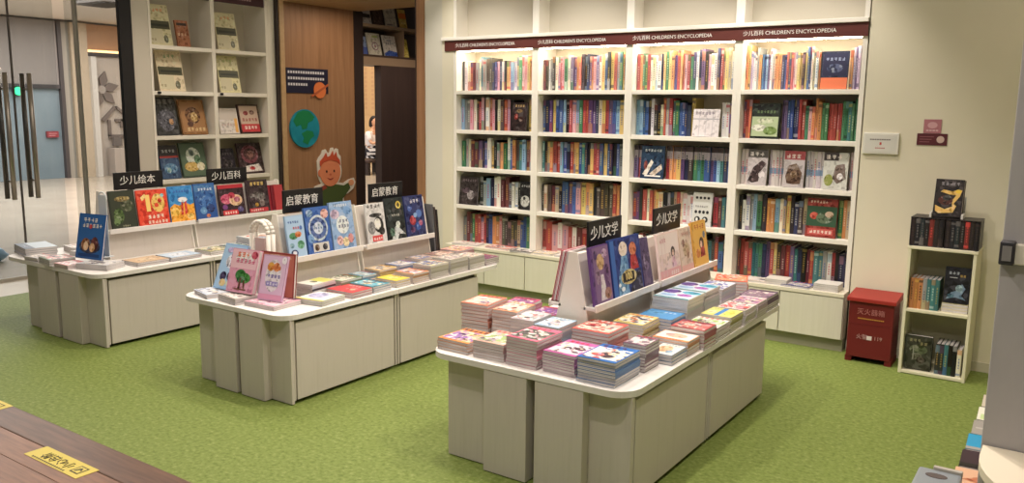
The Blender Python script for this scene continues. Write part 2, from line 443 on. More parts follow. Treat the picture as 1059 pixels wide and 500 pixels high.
e = tag(empty('cove_light', (MX, 5.8, 2.72)), 'warm glowing cove light strip over the white mall wall', 'light')
bx('light_strip', (0.0, 0.05, -1.6, 1.6, -0.015, 0.03), emit((255, 206, 140), 3.0), e); bx('light_housing', (-0.02, 0.0, -1.6, 1.6, -0.02, 0.05), OAKL, e)
e = tag(empty('ceiling_vent', (-9.2, 2.2, 3.34)), 'dark square grille hanging from the mall ceiling behind the glass', 'vent')
bx('vent_body', (-0.45, 0.45, -0.3, 0.3, -0.1, 0), mat((92, 86, 82), 0.5), e, 0.01)
b = MB()
for i in range(7): b.box(-0.42, 0.42, -0.26 + i * 0.08, -0.23 + i * 0.08, -0.115, -0.1, mat((70, 66, 64), 0.5))
b.build('vent_slats', e)
e = tag(empty('wall_exit_light', (MX + 0.03, 2.68, 1.83)), 'small green round light above the far mall doors', 'light')
b = MB(); b.tube((0, 0, 0), (0.05, 0, 0), 0.085, emit((60, 235, 160), 0.9), 18); b.build('light_disc', e)
b = MB(); b.tube((-0.03, 0, 0), (0.01, 0, 0), 0.1, BLACK, 18); b.build('light_rim', e)
e = tag(empty('wall_red_notice', (MX + 0.0, 3.33, 0.94)), 'small red notice sticker on the far mall glass', 'sign')
bx('plate', (-.04, 0.02, -.12, .12, -.065, .065), mat((140, 56, 64), .5), e)
b = MB(); b.box(0.02, 0.024, -0.085, 0.085, 0.012, 0.03, mat((190, 130, 134), .5)); b.box(0.02, 0.024, -0.085, 0.05, -0.032, -0.014, mat((190, 130, 134), .5)); b.build('lettering', e)
# wall relief: star flower and a house-like emblem
e = tag(empty('wall_flower_relief', (MX + 0.02, 4.43, 1.9)), 'grey star-shaped flower relief on the white mall wall', 'wall decoration')
b = MB()
for i in range(6):
    t = 2 * PI * i / 6 + 0.25
    c, s = math.cos(t), math.sin(t)
    P = lambda r_, w_: (r_ * c - w_ * s, r_ * s + w_ * c)
    b.prism([P(0.05, -0.03), P(0.24, -0.1), P(0.42, 0.0), P(0.24, 0.1), P(0.05, 0.03)], 'x', 0.0, 0.05, mat((120, 108, 102), 0.5))
b.build('petals', e)
b = MB(); b.tube((0.0, 0, 0), (0.07, 0, 0), 0.09, mat((168, 158, 150), 0.5), 14); b.build('flower_centre', e)
e = tag(empty('wall_emblem_relief', (MX + 0.02, 4.73, 1.18)), 'grey outlined roof-shaped emblem on the white mall wall below the star flower', 'wall decoration')
b = MB(); g_ = mat((118, 106, 100), 0.5)
b.prism([(-0.03, 0.36), (0.05, 0.36), (-0.27, 0.02), (-0.34, 0.06)], 'x', 0, 0.05, g_); b.prism([(-0.03, 0.36), (0.05, 0.36), (0.38, 0.1), (0.33, 0.04)], 'x', 0, 0.05, g_)
b.build('roof_stroke', e)
b = MB(); b.box(0, 0.05, -0.19, -0.13, -0.3, 0.06, g_); b.box(0, 0.05, -0.19, 0.25, -0.34, -0.27, g_); b.box(0, 0.05, 0.19, 0.25, -0.34, -0.16, g_); b.box(0, 0.05, -0.02, 0.16, 0.02, 0.08, g_); b.box(0, 0.05, 0.1, 0.16, -0.12, 0.08, g_)
b.build('body_stroke', e)
e = tag(empty('wall_console', (MX + 0.05, 4.7, 0.0)), 'pale box with a small dark screen at the foot of the mall wall', 'box')
bx('console_body', (0, 0.3, -0.22, 0.22, 0, 0.62), mat((178, 166, 156), 0.5), e, 0.01); bx('screen', (0.05, 0.12, -0.12, 0.08, 0.66, 0.86), mat((110, 102, 98), 0.4), e); bx('screen_stem', (0.07, 0.1, -0.04, 0.0, 0.62, 0.66), STEEL, e)
e = tag(empty('blue_bag', (-4.4, -1.95, 0)), 'crumpled pale blue bag on the mall floor outside the glass', 'bag')
b = MB()
rr = random.Random(3); n = 14
for ring in range(6):
    t = ring / 5
    for i in range(n):
        a = 2 * PI * i / n; r_ = (0.02 + 0.1 * math.sin(PI * (0.12 + 0.8 * t))) * (1 + rr.uniform(-.2, .2))
        b.v.append((r_ * math.cos(a) * 0.7, r_ * math.sin(a) * 1.1, 0.15 * t))
for ring in range(5):
    for i in range(n):
        j = (i + 1) % n; b.f.append((ring * n + i, ring * n + j, ring * n + n + j, ring * n + n + i)); b.mi.append(b.m(mat((150, 190, 225), 0.5)))
b.f.append(tuple(range(n))[::-1]); b.mi.append(0); b.f.append(tuple(range(5 * n, 6 * n))); b.mi.append(0)
b.build('bag_body', e, 0, True)
b = MB(); b.tube((0, -0.03, 0.14), (0, 0.02, 0.19), 0.008, mat((140, 180, 215), 0.5), 8); b.build('bag_knot', e)

# ------------------------------------------------------------------ back bookcase: four bays
SH = [1.7454, 1.4063, 1.0768, 0.7456]
BASE = 0.405
BAYN = ['first', 'second', 'third', 'fourth']
for k in range(4):
    x0, x1 = k * BW, (k + 1) * BW - 0.0006
    lab = ['white bookcase bay next to the oak doorway, first of the four', 'white bookcase bay second from the oak doorway', 'white bookcase bay third from the oak doorway, behind the front table', 'white bookcase bay nearest the red fire box, last of the four'][k]
    e = tag(empty('bookcase', (x0, 0, 0)), lab, 'bookcase', 'built-in bookcase bays')
    W_ = x1 - x0
    bx('side_panel', (0, 0.03, 0.0, 0.28, 0, 2.9), WHITE, e); bx('side_panel', (W_ - 0.03, W_, 0.0, 0.28, 0, 2.9), WHITE, e)
    bx('back_panel', (0.03, W_ - 0.03, 0.275, 0.285, 0, 2.9), mat((216, 206, 184), 0.6), e)
    for z in SH: bx('shelf', (0.03, W_ - 0.03, 0.004, 0.274, z - 0.032, z), WHITE, e, 0.002)
    bx('base_cabinet', (0.0, W_, -0.10, 0.274, 0.085, BASE - 0.028), CAB, e)
    bx('plinth', (0.0, W_, -0.075, 0.2, 0.0, 0.085), mat((150, 148, 126), 0.5), e)
    bx('base_top', (0.0, W_, -0.122, 0.274, BASE - 0.028, BASE), mat((222, 216, 196), 0.4), e, 0.003)
    for i in range(2):
        d = bx('door', (0.004 + i * W_ / 2, W_ / 2 - 0.004 + i * W_ / 2, -0.118, -0.101, 0.09, BASE - 0.034), CAB, e, 0.002)
    bx('niche_floor', (0.03, W_ - 0.03, 0.004, 0.274, 2.165, 2.19), WHITE, e)
    bx('niche_back', (0.03, W_ - 0.03, 0.16, 0.17, 2.19, 2.9), mat((204, 197, 180), 0.6), e)
    bx('valance', (0.03, W_ - 0.03, 0.004, 0.014, 2.083, 2.165), WHITE, e)
    h = bx('header_board', (0 if k else -0.09, W_, -0.014, 0.0, 2.083, 2.172), MAROON, e)
    text('lettering', h, '少儿百科 CHILDREN\'S ENCYCLOPEDIA', 0.036, (0.03, -0.015, 2.126), (PI / 2, 0, 0), INKW, 'LEFT')
    bx('cornice', (0 if k else -0.12, W_, -0.03, 0.01, 2.172, 2.2), WHITE, e, 0.003)
    l = bx('light_bar', (0.05, W_ - 0.05, 0.022, 0.062, 2.078, 2.088), emit((255, 238, 212), 34.0), e)
    bx('light_channel', (0.045, W_ - 0.045, 0.018, 0.066, 2.088, 2.10), STEEL, e)
wbox('wall_back_pier', (-0.125, -0.001, -0.004, 0.30, 0, CEIL), WALLC)
wbox('ceiling_recess', (-0.1, 3.40, 0.0, 0.3, 2.95, 3.0), CREAM)

CELLS = [
 [ 'kwcrmactaddnpinwkyoslegiiyoe', 'mdwakcirigcppoqkknpripcybkyragyk', 'roggrccwwnygyoprorirgnwnpkiwwnroyec', 'oylwwaobbspwwooonbrnricyykybncewok*set6 olpl'],
 [ 'saaicdridwrikcdrik*dark yk', 'bnpybbskrisgrrppncyrpbsyr', 'ssbbkwdkcrarggbbnny*boxw wwp', 'rrq*green ppbbnnrrgiooogg rrrrrggtgg'],
 [ 'gacmmpnbwykaogwbodtsmik', 'tkyorrsbnroybtnkyrrbybnkbap', 'pr*navy rooypndgtgbbpbstnb', 'hh*mag1 hhhhh*mag2 hhhhh*mag3 h'],
 [ '*dark2 kasnwwmmdwwk*dark3', 'dedmekbbpbiyoykddddrod', 'rpkrcroyckadercwww*white rmtp', 'kwwasgkoosceyknde*grnred goe'],
 [ 'amdgrrirnbooifddffebbgpk', 'rriwirwmrwwkgtrme', 'kdrmtkbgdrmykbdtrekmtdrbk', 'mrrrttgnprydmrptnkmrttawrknn'],
]
ROWN = ['top', 'second', 'third', 'fourth', 'bottom']
ROWH = [0.272, 0.262, 0.252, 0.25, 0.255]
ZS = SH + [BASE]
FACE = {
 'set6': ('boxed set with a dark navy case and orange foot', (46, 48, 78), 0.17, 0.25, [('r', .05, .35, .95, .95, (40, 42, 70)), ('r', 0, 0, 1, .3, (222, 120, 84)), ('g', .15, .75, 5, .12, (150, 160, 190)), ('e', .5, .55, .3, .12, (86, 92, 120))]),
 'dark': ('dark face-out book with red and gold flecks', (50, 36, 38), 0.15, 0.24, [('e', .3, .5, .12, .1, (150, 60, 50)), ('e', .62, .42, .14, .09, (96, 70, 60)), ('e', .5, .7, .2, .06, (120, 96, 70)), ('g', .2, .84, 4, .13, (190, 160, 110))]),
 'boxw': ('white boxed set with thin grey lines', (226, 222, 216), 0.2, 0.2, [('r', 0, .62, 1, .66, (170, 166, 170)), ('r', .24, 0, .26, 1, (186, 180, 184)), ('r', .5, 0, .52, 1, (186, 180, 184)), ('r', .75, 0, .77, 1, (186, 180, 184)), ('g', .08, .8, 6, .1, (140, 130, 140))]),
 'green': ('green and black face-out book with a white landscape', (38, 42, 36), 0.2, 0.245, [('r', .04, .06, .96, .62, (176, 190, 150)), ('e', .3, .3, .26, .1, (226, 226, 214)), ('e', .7, .22, .24, .12, (120, 150, 80)), ('e', .5, .5, .3, .08, (206, 208, 180)), ('g', .2, .72, 6, .09, (110, 130, 90))]),
 'navy': ('navy face-out book with white figures and a red base', (40, 56, 88), 0.19, 0.25, [('g', .15, .82, 6, .1, (220, 226, 230)), ('p', [(.1, .12), (.45, .58), (.55, .5), (.3, .1)], (226, 216, 206)), ('p', [(.4, .14), (.9, .46), (.95, .3), (.6, .08)], (214, 196, 180)), ('e', .22, .4, .08, .14, (120, 60, 54)), ('r', .2, .06, .9, .1, (236, 230, 222))]),
 'mag1': ('face-out magazine with a dark dinosaur above its title', (196, 190, 186), 0.14, 0.25, [('r', 0, .78, 1, 1, (90, 86, 84)), ('g', .1, .82, 3, .2, (230, 224, 220)), ('p', [(.05, .1), (.3, .5), (.7, .7), (.95, .62), (.7, .4), (.6, .1), (.3, .06)], (70, 52, 52)), ('e', .75, .3, .16, .1, (226, 222, 216))]),
 'mag2': ('face-out magazine with a brown bird under a red title', (190, 180, 178), 0.14, 0.25, [('r', 0, .76, 1, 1, (170, 80, 84)), ('g', .1, .8, 3, .2, (236, 226, 222)), ('p', [(.1, .3), (.25, .6), (.6, .66), (.9, .4), (.85, .1), (.5, .08), (.2, .1)], (104, 82, 66)), ('e', .5, .36, .16, .1, (140, 116, 94))]),
 'mag3': ('face-out magazine with a green and white bird scene', (206, 202, 198), 0.16, 0.25, [('r', 0, .78, .6, 1, (70, 62, 64)), ('g', .1, .82, 3, .18, (236, 226, 222)), ('e', .25, .25, .18, .16, (150, 156, 84)), ('p', [(.4, .3), (.5, .66), (.85, .7), (.95, .3), (.6, .16)], (120, 104, 100)), ('e', .7, .36, .12, .09, (232, 228, 224))]),
 'dark2': ('dark plum face-out book with a pale patch', (58, 48, 54), 0.2, 0.25, [('e', .62, .35, .2, .16, (150, 136, 140)), ('e', .35, .5, .2, .1, (92, 76, 84)), ('g', .15, .82, 6, .1, (140, 124, 130))]),
 'dark3': ('black face-out book with a white animal head', (34, 33, 36), 0.12, 0.24, [('e', .5, .3, .38, .2, (196, 194, 190)), ('e', .42, .4, .1, .06, (40, 40, 42)), ('g', .12, .8, 4, .15, (200, 198, 196))]),
 'white': ('white face-out book with rows of small penguins', (214, 212, 208), 0.15, 0.25, [('r', .06, .05, .94, .95, (206, 205, 200))] + [('e', .2 + .2 * i, .84, .07, .04, (44, 42, 46)) for i in range(4)] + [('e', .2 + .2 * i, .42, .07, .05, (44, 42, 46)) for i in range(4)] + [('e', .3 + .4 * i, .2, .15, .09, (50, 48, 50)) for i in range(2)] + [('e', .28 + .4 * i, .2, .06, .05, (230, 228, 222)) for i in range(2)] + [('g', .15, .56, 6, .09, (130, 126, 126))]),
 'grnred': ('red and green face-out book with a feast of animals', (150, 58, 54), 0.2, 0.265, [('r', 0, .28, 1, .8, (54, 84, 62)), ('e', .25, .55, .14, .09, (206, 100, 80)), ('e', .6, .5, .28, .14, (96, 116, 92)), ('e', .75, .6, .14, .08, (190, 160, 140)), ('r', .08, .06, .92, .22, (196, 90, 84)), ('g', .15, .1, 6, .1, (236, 220, 208)), ('g', .1, .88, 6, .08, (226, 200, 180))]),
}
series_band = mat((150, 142, 146), 0.5)
SHELVED = MB()
r = random.Random(5)
def parse(s):
    out = []; i = 0
    while i < len(s):
        if s[i] == '*':
            j = i + 1
            while j < len(s) and s[j] != ' ': j += 1
            out.append('*' + s[i + 1:j]); i = j + 1
        elif s[i] == ' ': i += 1
        else: out.append(s[i]); i += 1
    return out
for row in range(5):
    for k in range(4):
        items = parse(CELLS[row][k])
        xa, xb = k * BW + 0.036, (k + 1) * BW - 0.04
        if row == 0: xb -= 0.01
        fw = sum(FACE[i[1:]][2] + 0.006 for i in items if i[0] == '*')
        ts = [r.uniform(.75, 1.3) if i[0] != '*' else 0 for i in items]
        scale = (xb - xa - fw - 0.0012 * len(items)) / sum(ts)
        x = xa; hb = ROWH[row]; cnt = 0
        uniform = (row, k) in ((1, 1), (2, 2), (2, 1), (2, 3)); run_h = hb
        for idx, (it, tt) in enumerate(zip(items, ts)):
            if it[0] == '*':
                d, base, w, h, art = FACE[it[1:]]
                h = min(h, ZS[row - 1] - 0.05 - ZS[row] if row else .28)
                book('picture_book', w, h, 0.014, mat(base, .4), f'{d}, {ROWN[row]} shelf, {BAYN[k]} bay', 'book', None,
                     (x + w / 2 + 0.002, 0.035, ZS[row] + 0.0022), (-0.12, 0, 0), art)
                x += w + 0.006
                continue
            t = tt * scale; cnt += 1
            if not uniform and (r.random() < .45 or idx == 0): run_h = hb + r.uniform(-.035, .02)
            h = run_h + (r.uniform(-.004, .004) if not uniform else 0)
            y0 = 0.075 + r.uniform(-.008, .012)
            if row == 4: y0 = 0.1 + r.uniform(0, .006)
            if row == 0 and k == 3 and idx < 2: h = .31
            if row == 0 and k == 1 and idx == len(items) - 1: h = .3
            bd = series_band if (row, k) == (2, 2) else (mat((120, 146, 170), .5) if (row, k) == (2, 3) else None)
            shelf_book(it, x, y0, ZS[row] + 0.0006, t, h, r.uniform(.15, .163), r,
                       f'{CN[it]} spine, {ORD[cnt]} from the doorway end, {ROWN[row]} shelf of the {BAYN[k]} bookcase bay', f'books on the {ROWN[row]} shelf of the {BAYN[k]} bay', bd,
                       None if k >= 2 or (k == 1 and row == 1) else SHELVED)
            x += t + 0.0012
o = SHELVED.build('shelved_books'); o['kind'] = 'stuff'; o['label'] = 'many small book spines filling the two bookcase bays beside the oak doorway'; o['category'] = 'books'
# tall books of the fourth bay are kept in CELLS; flat books on the base tops in front of the spines
def flat(kind, cx, cy, z, w, d, t, base, rz, label, art=None, group=None, board=0.0012, cat='book'):
    """a book lying face up; cx, cy is its centre"""
    o = book(kind, w, d, t, base if not isinstance(base, tuple) else mat(base, .38), label, cat, group, (0, 0, 0), (0, 0, 0), art, board)
    # local: width X, height Z -> world Y, front -Y -> world +Z
    M = Matrix.Translation((cx, cy, z + t / 2)) @ Matrix.Rotation(rz, 4, 'Z') @ Matrix.Rotation(-PI / 2, 4, 'X') @ Matrix.Translation((0, 0, -d / 2))
    o.matrix_world = M
    return o
fb = [
 (0.20, -0.045, .26, .13, .012, (226, 214, 206), 0.1, 'white magazine lying flat on the base top beside the oak doorway'),
 (0.55, -0.03, .24, .15, .014, (214, 120, 100), -0.06, 'salmon-covered book lying flat before the first bay spines'),
 (0.80, -0.072, .2, .1, .012, (44, 40, 42), 0.05, 'black book lying flat on the base top between first and second bays'),
 (1.01, -0.035, .17, .15, .016, (226, 206, 170), 0.03, 'cream and orange book lying flat before the second bay spines'),
 (1.24, -0.035, .22, .15, .014, (230, 224, 214), -0.04, 'white book lying flat in the second bay near the sign'),
 (1.5, -0.035, .18, .15, .012, (222, 196, 190), 0.02, 'pale pink book lying flat in the second bay, second from the first divider'),
 (2.78, -0.035, .2, .15, .012, (226, 210, 196), 0.06, 'pale magazine lying flat at the start of the fourth bay'),
 (3.07, -0.035, .19, .15, .012, (64, 78, 140), -0.03, 'blue and white book lying flat before the fourth bay spines'),
]
for i, (cx, cy, w, d, t, c, rz, lab) in enumerate(fb):
    flat('paperback', cx, cy, BASE + 0.0006, w, d, t, c, rz, lab, rand_art(random.Random(50 + i), c, [(226, 214, 208), jit(c, r, 30)]), 'books lying on the base cabinet top')
for i in range(3):
    flat('paperback', 2.93, -0.03, BASE + 0.0006 + i * .0132, .15, .14, .0125, (222, 216, 206), 0.03 * i, f'{["lowest", "middle", "topmost"][i]} of three white books piled between divider and blue book, fourth bay', None, 'white books piled on the base top')
for i in range(4):
    flat('paperback', 3.27, -0.03, BASE + 0.0006 + i * .0122, .16, .15, .0115, (224, 220, 214), 0.02 * (i % 2), f'{["lowest", "second lowest", "third", "topmost"][i]} white book in the pile at the red box end of the base top', None, 'white books piled at the bookcase end')

# ------------------------------------------------------------------ left bookcase (faces +X)
e = tag(empty('bookcase', (-2.25, 0, 0)), 'white face-out display bookcase on the side wall behind the rear table', 'bookcase')
for y0, y1 in ((-1.452, -1.43), (-0.815, -0.775), (-0.185, -0.152)): bx('side_panel', (-0.33, 0.0, y0, y1, 0, 3.1), CREAM, e)
bx('back_panel', (-0.345, -0.33, -1.452, -0.152, 0, 3.1), mat((198, 190, 172), .6), e)
for z in (0.55, 0.915, 1.315, 1.715, 2.12):
    for y0, y1 in ((-1.43, -0.815), (-0.775, -0.185)): bx('shelf', (-0.33, -0.004, y0, y1, z - 0.035, z), CREAM, e, .002)
h = bx('header_board', (-0.03, -0.01, -0.775, -0.185, 2.56, 2.68), mat((70, 42, 46), .5), e)
bx('header_board', (-0.03, -0.01, -1.43, -0.815, 2.56, 2.68), mat((70, 42, 46), .5), e)
b = MB()
for i in range(9): b.box(-0.01, -0.0085, -0.6 + i * 0.03, -0.58 + i * 0.03, 2.6, 2.63, mat((170, 140, 140), .6))
b.build('lettering', h)
b = MB()
for y in (-1.40, -0.745): b.box(0.0, 0.004, y, y + 0.035, 1.69, 1.712, BLACK)
b.build('price_clips', e)

def face_x(kind, yc, z, x, w, h, t, base, label, art, tilt=0.2, cat='book', group=None, roll=0.0, yaw=0.0):
    """a book facing +X, leaning back; x is the foot of its front cover"""
    o = book(kind, w, h, t, base if not isinstance(base, tuple) else mat(base, .38), label, cat, group, (x, yc, z), (0, 0, 0), art)
    o.matrix_world = Matrix.Translation((x, yc, z + t * math.sin(tilt) + .0006)) @ Matrix.Rotation(PI / 2 + yaw, 4, 'Z') @ Matrix.Rotation(-tilt, 4, 'X') @ Matrix.Translation((0, t / 2, 0))
    return o
cream_art = lambda c: [('g', .3, .82, 3, .13, c), ('r', .03, .4, .97, .6, (74, 74, 52)), ('r', .12, .46, .9, .52, (46, 48, 36)), ('r', .05, .05, .6, .38, (200, 192, 160)), ('e', .72, .16, .1, .1, (110, 108, 82)), ('g', .05, .1, 2, .1, (150, 140, 110))]
lb = [
 ('leaflet', -1.285, 2.122, .22, .37, (214, 204, 168), 'cream booklet with an olive band, top shelf, bay beside the black post', cream_art((214, 130, 90)), .22),
 ('picture_book', -1.06, 2.122, .13, .24, (168, 110, 80), 'rust-brown book half behind the cream booklet on the top shelf', [('r', .1, .8, .9, .9, (60, 50, 46)), ('g', .1, .4, 3, .2, (210, 180, 150))], .2),
 ('leaflet', -1.2, 1.717, .26, .37, (216, 206, 170), 'cream booklet with an olive band and green title, second shelf, bay beside the black post', cream_art((120, 150, 110)), .2),
 ('picture_book', -1.265, 1.317, .22, .35, (64, 58, 60), 'dark blue-black book on the third shelf beside a golden-brown book', [('e', .5, .4, .4, .3, (84, 84, 88)), ('e', .7, .35, .1, .08, (190, 150, 110)), ('g', .2, .82, 3, .2, (120, 116, 112))], .22),
 ('picture_book', -0.985, 1.317, .27, .33, (138, 98, 62), 'golden-brown book leaning on the third shelf, bay beside the black post', [('r', .05, .06, .95, .94, (158, 116, 76)), ('e', .5, .55, .3, .24, (120, 84, 54)), ('e', .55, .5, .14, .14, (196, 160, 110)), ('e', .35, .3, .12, .08, (90, 60, 42)), ('g', .2, .1, 5, .12, (220, 190, 140))], .24),
 ('picture_book', -1.255, .917, .19, .31, (58, 84, 116), 'blue book with a dark top on the fourth shelf, bay beside the black post', [('r', 0, .68, 1, 1, (54, 50, 54)), ('r', 0, .62, 1, .68, (170, 66, 60)), ('e', .5, .3, .36, .16, (92, 134, 160)), ('e', .4, .25, .12, .08, (150, 180, 170)), ('g', .15, .78, 4, .15, (170, 170, 170))], .22),
 ('picture_book', -1.0, .917, .27, .33, (70, 84, 70), 'green book with a white and yellow animal scene, fourth shelf', [('r', .03, .04, .97, .96, (86, 104, 84)), ('e', .5, .6, .28, .26, (206, 210, 196)), ('e', .4, .3, .3, .14, (200, 170, 96)), ('e', .65, .5, .12, .14, (110, 140, 110)), ('e', .75, .3, .16, .12, (226, 216, 190)), ('e', .45, .7, .1, .1, (110, 120, 116))], .24),
 ('leaflet', -0.575, 2.122, .24, .36, (214, 204, 168), 'cream booklet with an olive band, top shelf, bay beside the oak portal', cream_art((206, 140, 96)), .2),
 ('leaflet', -0.57, 1.717, .24, .36, (218, 210, 168), 'cream booklet with an olive band and yellow-green title, second shelf, bay beside the oak portal', cream_art((170, 180, 110)), .2),
 ('picture_book', -0.6, 1.317, .22, .25, (220, 214, 204), 'white book with pale lettering on the third shelf beside the red-framed book', [('r', .05, .55, .95, .95, (200, 190, 180)), ('g', .1, .3, 5, .12, (190, 160, 150)), ('r', .8, .05, .95, .6, (226, 170, 90))], .2),
 ('picture_book', -0.345, 1.317, .25, .29, (66, 42, 40), 'dark-framed red and cream book on the third shelf, bay beside the oak portal', [('r', .06, .05, .94, .95, (196, 170, 150)), ('r', .06, .05, .94, .32, (190, 62, 66)), ('e', .35, .7, .12, .08, (150, 60, 56)), ('e', .65, .72, .12, .08, (120, 80, 66)), ('g', .15, .42, 5, .12, (150, 60, 60)), ('g', .2, .14, 4, .13, (240, 220, 210))], .22),
 ('picture_book', -0.63, .917, .17, .26, (44, 40, 42), 'black book on the fourth shelf beside the plum and white book', [('g', .2, .75, 4, .14, (96, 90, 90)), ('e', .5, .4, .3, .2, (60, 54, 54))], .2),
 ('picture_book', -0.345, .917, .29, .31, (70, 48, 52), 'plum book with a flower wreath over a white car, fourth shelf', [('e', .48, .62, .36, .3, (134, 74, 80)), ('e', .48, .62, .26, .2, (92, 60, 62)), ('e', .5, .62, .14, .12, (150, 110, 100)), ('p', [(.2, .04), (.24, .24), (.8, .3), (.92, .06)], (224, 218, 214)), ('e', .5, .16, .12, .06, (190, 60, 60))], .24),
]
for kind, yc, z, w, h, base, lab, art, tl in lb:
    face_x(kind, yc, z, -2.31, w, h, .02 if kind == 'picture_book' else .006, base, lab, art, tl)

# ------------------------------------------------------------------ display tables
def sign(x, yc, z0, w, h, body, label):
    e = tag(empty('table_sign', (x, yc, z0)), label, 'sign')
    bx('board', (-0.006, 0.006, -w / 2, w / 2, 0.0, h), BLACK, e, .002)
    text('lettering', e, body, 0.07 if w > .33 else .064, (0.0065, -0.01, h * .5), (PI / 2, 0, PI / 2), INKW)
    bx('stem', (-0.004, 0.004, -0.03, 0.03, -0.007, 0.002), mat((180, 176, 166), .3), e)
    return e
def rack(xc, y0, y1, zt, label):
    """two-sided sloping display stand on a table top"""
    e = tag(empty('display_rack', (xc, y0, 0.5008)), label, 'display rack')
    L_ = y1 - y0; zl = 0.208 if xc < 2 else .187
    b = MB(); b.prism([(-0.085, 0), (0.085, 0), (0.075, zl), (-0.075, zl)], 'y', 0.008, L_ - 0.008, LAM); b.build('base_box', e)
    b = MB(); b.prism([(-0.072, zl), (0.072, zl), (0.016, zt - .5008), (-0.016, zt - .5008)], 'y', 0.008, L_ - 0.008, LAM); b.build('sloped_back', e)
    for s in (1, -1):
        b = MB(); b.box(min(s * .06, s * .128), max(s * .06, s * .128), 0.0, L_, zl - 0.012, zl + 0.004, LAMTOP); b.box(min(s * .12, s * .13), max(s * .12, s * .13), 0.0, L_, zl - 0.018, zl + 0.016, LAMTOP)
        b.build('ledge', e, .002)
    for y in (0.0, L_ - 0.008):
        b = MB(); b.prism([(-0.11, 0), (0.11, 0), (0.02, zt - .49), (-0.02, zt - .49)], 'y', y, y + 0.008, WHITE); b.build('end_panel', e)
    return e
def table_units(x0, x1, y0, L, xt0, xt1, names):
    ZT = 0.5; W_ = x1 - x0; D = LAM
    ys = y0 + L
    # near unit with the stepped end
    e = tag(empty('display_table', ((x0 + x1) / 2, y0 + L / 2, 0)), names[0], 'display table', 'children\'s book display tables')
    ox, oy = (x0 + x1) / 2, y0 + L / 2
    def B(name, d, m=LAM, bev=.002): return bx(name, (d[0] - ox, d[1] - ox, d[2] - oy, d[3] - oy, d[4], d[5]), m, e, bev)
    B('body', (x0 + .02, x1 - .03, y0 + .02, ys - .004, 0.02, .468), GAP_SHADE)
    B('plinth', (x0 + .05, x1 - .06, y0 + .05, ys - .01, 0, .02), mat((60, 62, 48), .6), 0)
    f = lambda t: x0 + t * W_
    B('end_panel', (x0, f(.26), y0, y0 + .02, .004, .468)); B('end_panel', (f(.255), f(.495), y0 - .05, y0 + .02, .004, .47))
    B('end_panel', (f(.54), f(.79), y0 - .05, y0 + .02, .004, .47)); B('end_panel', (f(.79), x1 - .002, y0, y0 + .02, .004, .468))
    B('corner_post', (x1 - .03, x1 - .002, y0 + .02, y0 + .03, .02, .468))
    B('door', (x1 - .028, x1 - .004, y0 + .042, ys - .03, .022, .45))
    B('door', (x0 - .0, x0 + .02, y0 + .04, ys - .02, .03, .452))
    B('seam_post', (x1 - .03, x1 - .004, ys - .018, ys - .006, .02, .468))
    b = MB(); b.prism([(px - ox, py - oy) for px, py in rrect(xt0, xt1, y0 - .052, ys - .0012, .11, .11, .001, .001)], 'z', .472, ZT, LAMTOP); b.build('tabletop', e, .006)
    # far unit
    y1 = ys + L
    e2 = tag(empty('display_table', (ox, ys + L / 2, 0)), names[1], 'display table', 'children\'s book display tables')
    e = e2; oy = ys + L / 2
    B('body', (x0 + .02, x1 - .03, ys + .004, y1 - .02, 0.02, .468), GAP_SHADE)
    B('plinth', (x0 + .05, x1 - .06, ys + .01, y1 - .05, 0, .02), mat((60, 62, 48), .6), 0)
    B('seam_post', (x1 - .03, x1 - .004, ys + .006, ys + .018, .02, .468))
    B('door', (x1 - .028, x1 - .004, ys + .03, y1 - .012, .022, .44))
    B('door', (x0 - .0, x0 + .02, ys + .02, y1 - .012, .03, .44))
    B('end_panel', (f(0.02), f(.5), y1 - .02, y1, .004, .468)); B('end_panel', (f(.25), f(.5), y1, y1 + .06, .004, .468)); B('end_panel', (f(.53), f(.77), y1, y1 + .06, .004, .468)); B('end_panel', (f(.5), f(.97), y1 - .02, y1, .004, .468))
    b = MB(); b.prism([(px - ox, py - oy) for px, py in rrect(xt0, xt1, ys + .0012, y1 + .27, .001, .001, .12, .12)], 'z', .472, ZT, LAMTOP); b.build('tabletop', e, .006)
Y0 = -2.945; TL = 0.8385
table_units(2.315, 3.25, Y0, TL, 2.225, 3.262, ('pale laminate table nearest the camera, stepped-end unit loaded with stacked magazines', 'pale laminate table unit joined behind the front magazine table'))
table_units(0.448, 1.24, Y0, TL, 0.33, 1.252, ('pale laminate middle table, stepped-end unit with pink books on its rounded end', 'pale laminate unit joined behind the middle table, toward the bookcase'))
table_units(-1.57, -0.57, Y0, TL, -1.80, -0.558, ('pale laminate rear table, stepped-end unit by the glass doors', 'pale laminate unit joined behind the rear table, below the side bookcase'))
rack(2.715, -2.52, -1.83, 0.932, 'white display rack with purple and blue storybooks on the front table')
rack(2.715, -1.8, -1.0, 0.918, 'white display rack with pink and yellow books on the front table')
rack(0.76, -2.63, -2.035, 0.962, 'white display rack with three light blue books on the middle table')
rack(0.76, -2.005, -1.33, 0.962, 'white display rack with panda and night-sky books on the middle table')
rack(-1.09, -2.65, -1.965, 0.976, 'white display rack with the red number book on the rear table')
rack(-1.09, -1.94, -1.07, 0.962, 'white display rack with dark red books on the rear table, farther from the camera')
sign(-1.09, -2.337, .985, .385, .125, '少儿绘本', 'black sign of four white characters on the rear table beside the black post')
sign(-1.09, -1.57, .97, .38, .125, '少儿百科', 'black sign of four white characters below the side bookcase on the rear table')
sign(0.76, -2.41, .97, .31, .135, '启蒙教育', 'black sign in front of the cartoon child on the middle table')
sign(0.76, -1.69, .97, .325, .125, '启蒙教育', 'black sign before the dark passage on the middle table')
sign(2.715, -2.22, .94, .34, .13, '少儿文学', 'black tilted sign over the purple and blue storybooks on the front table')
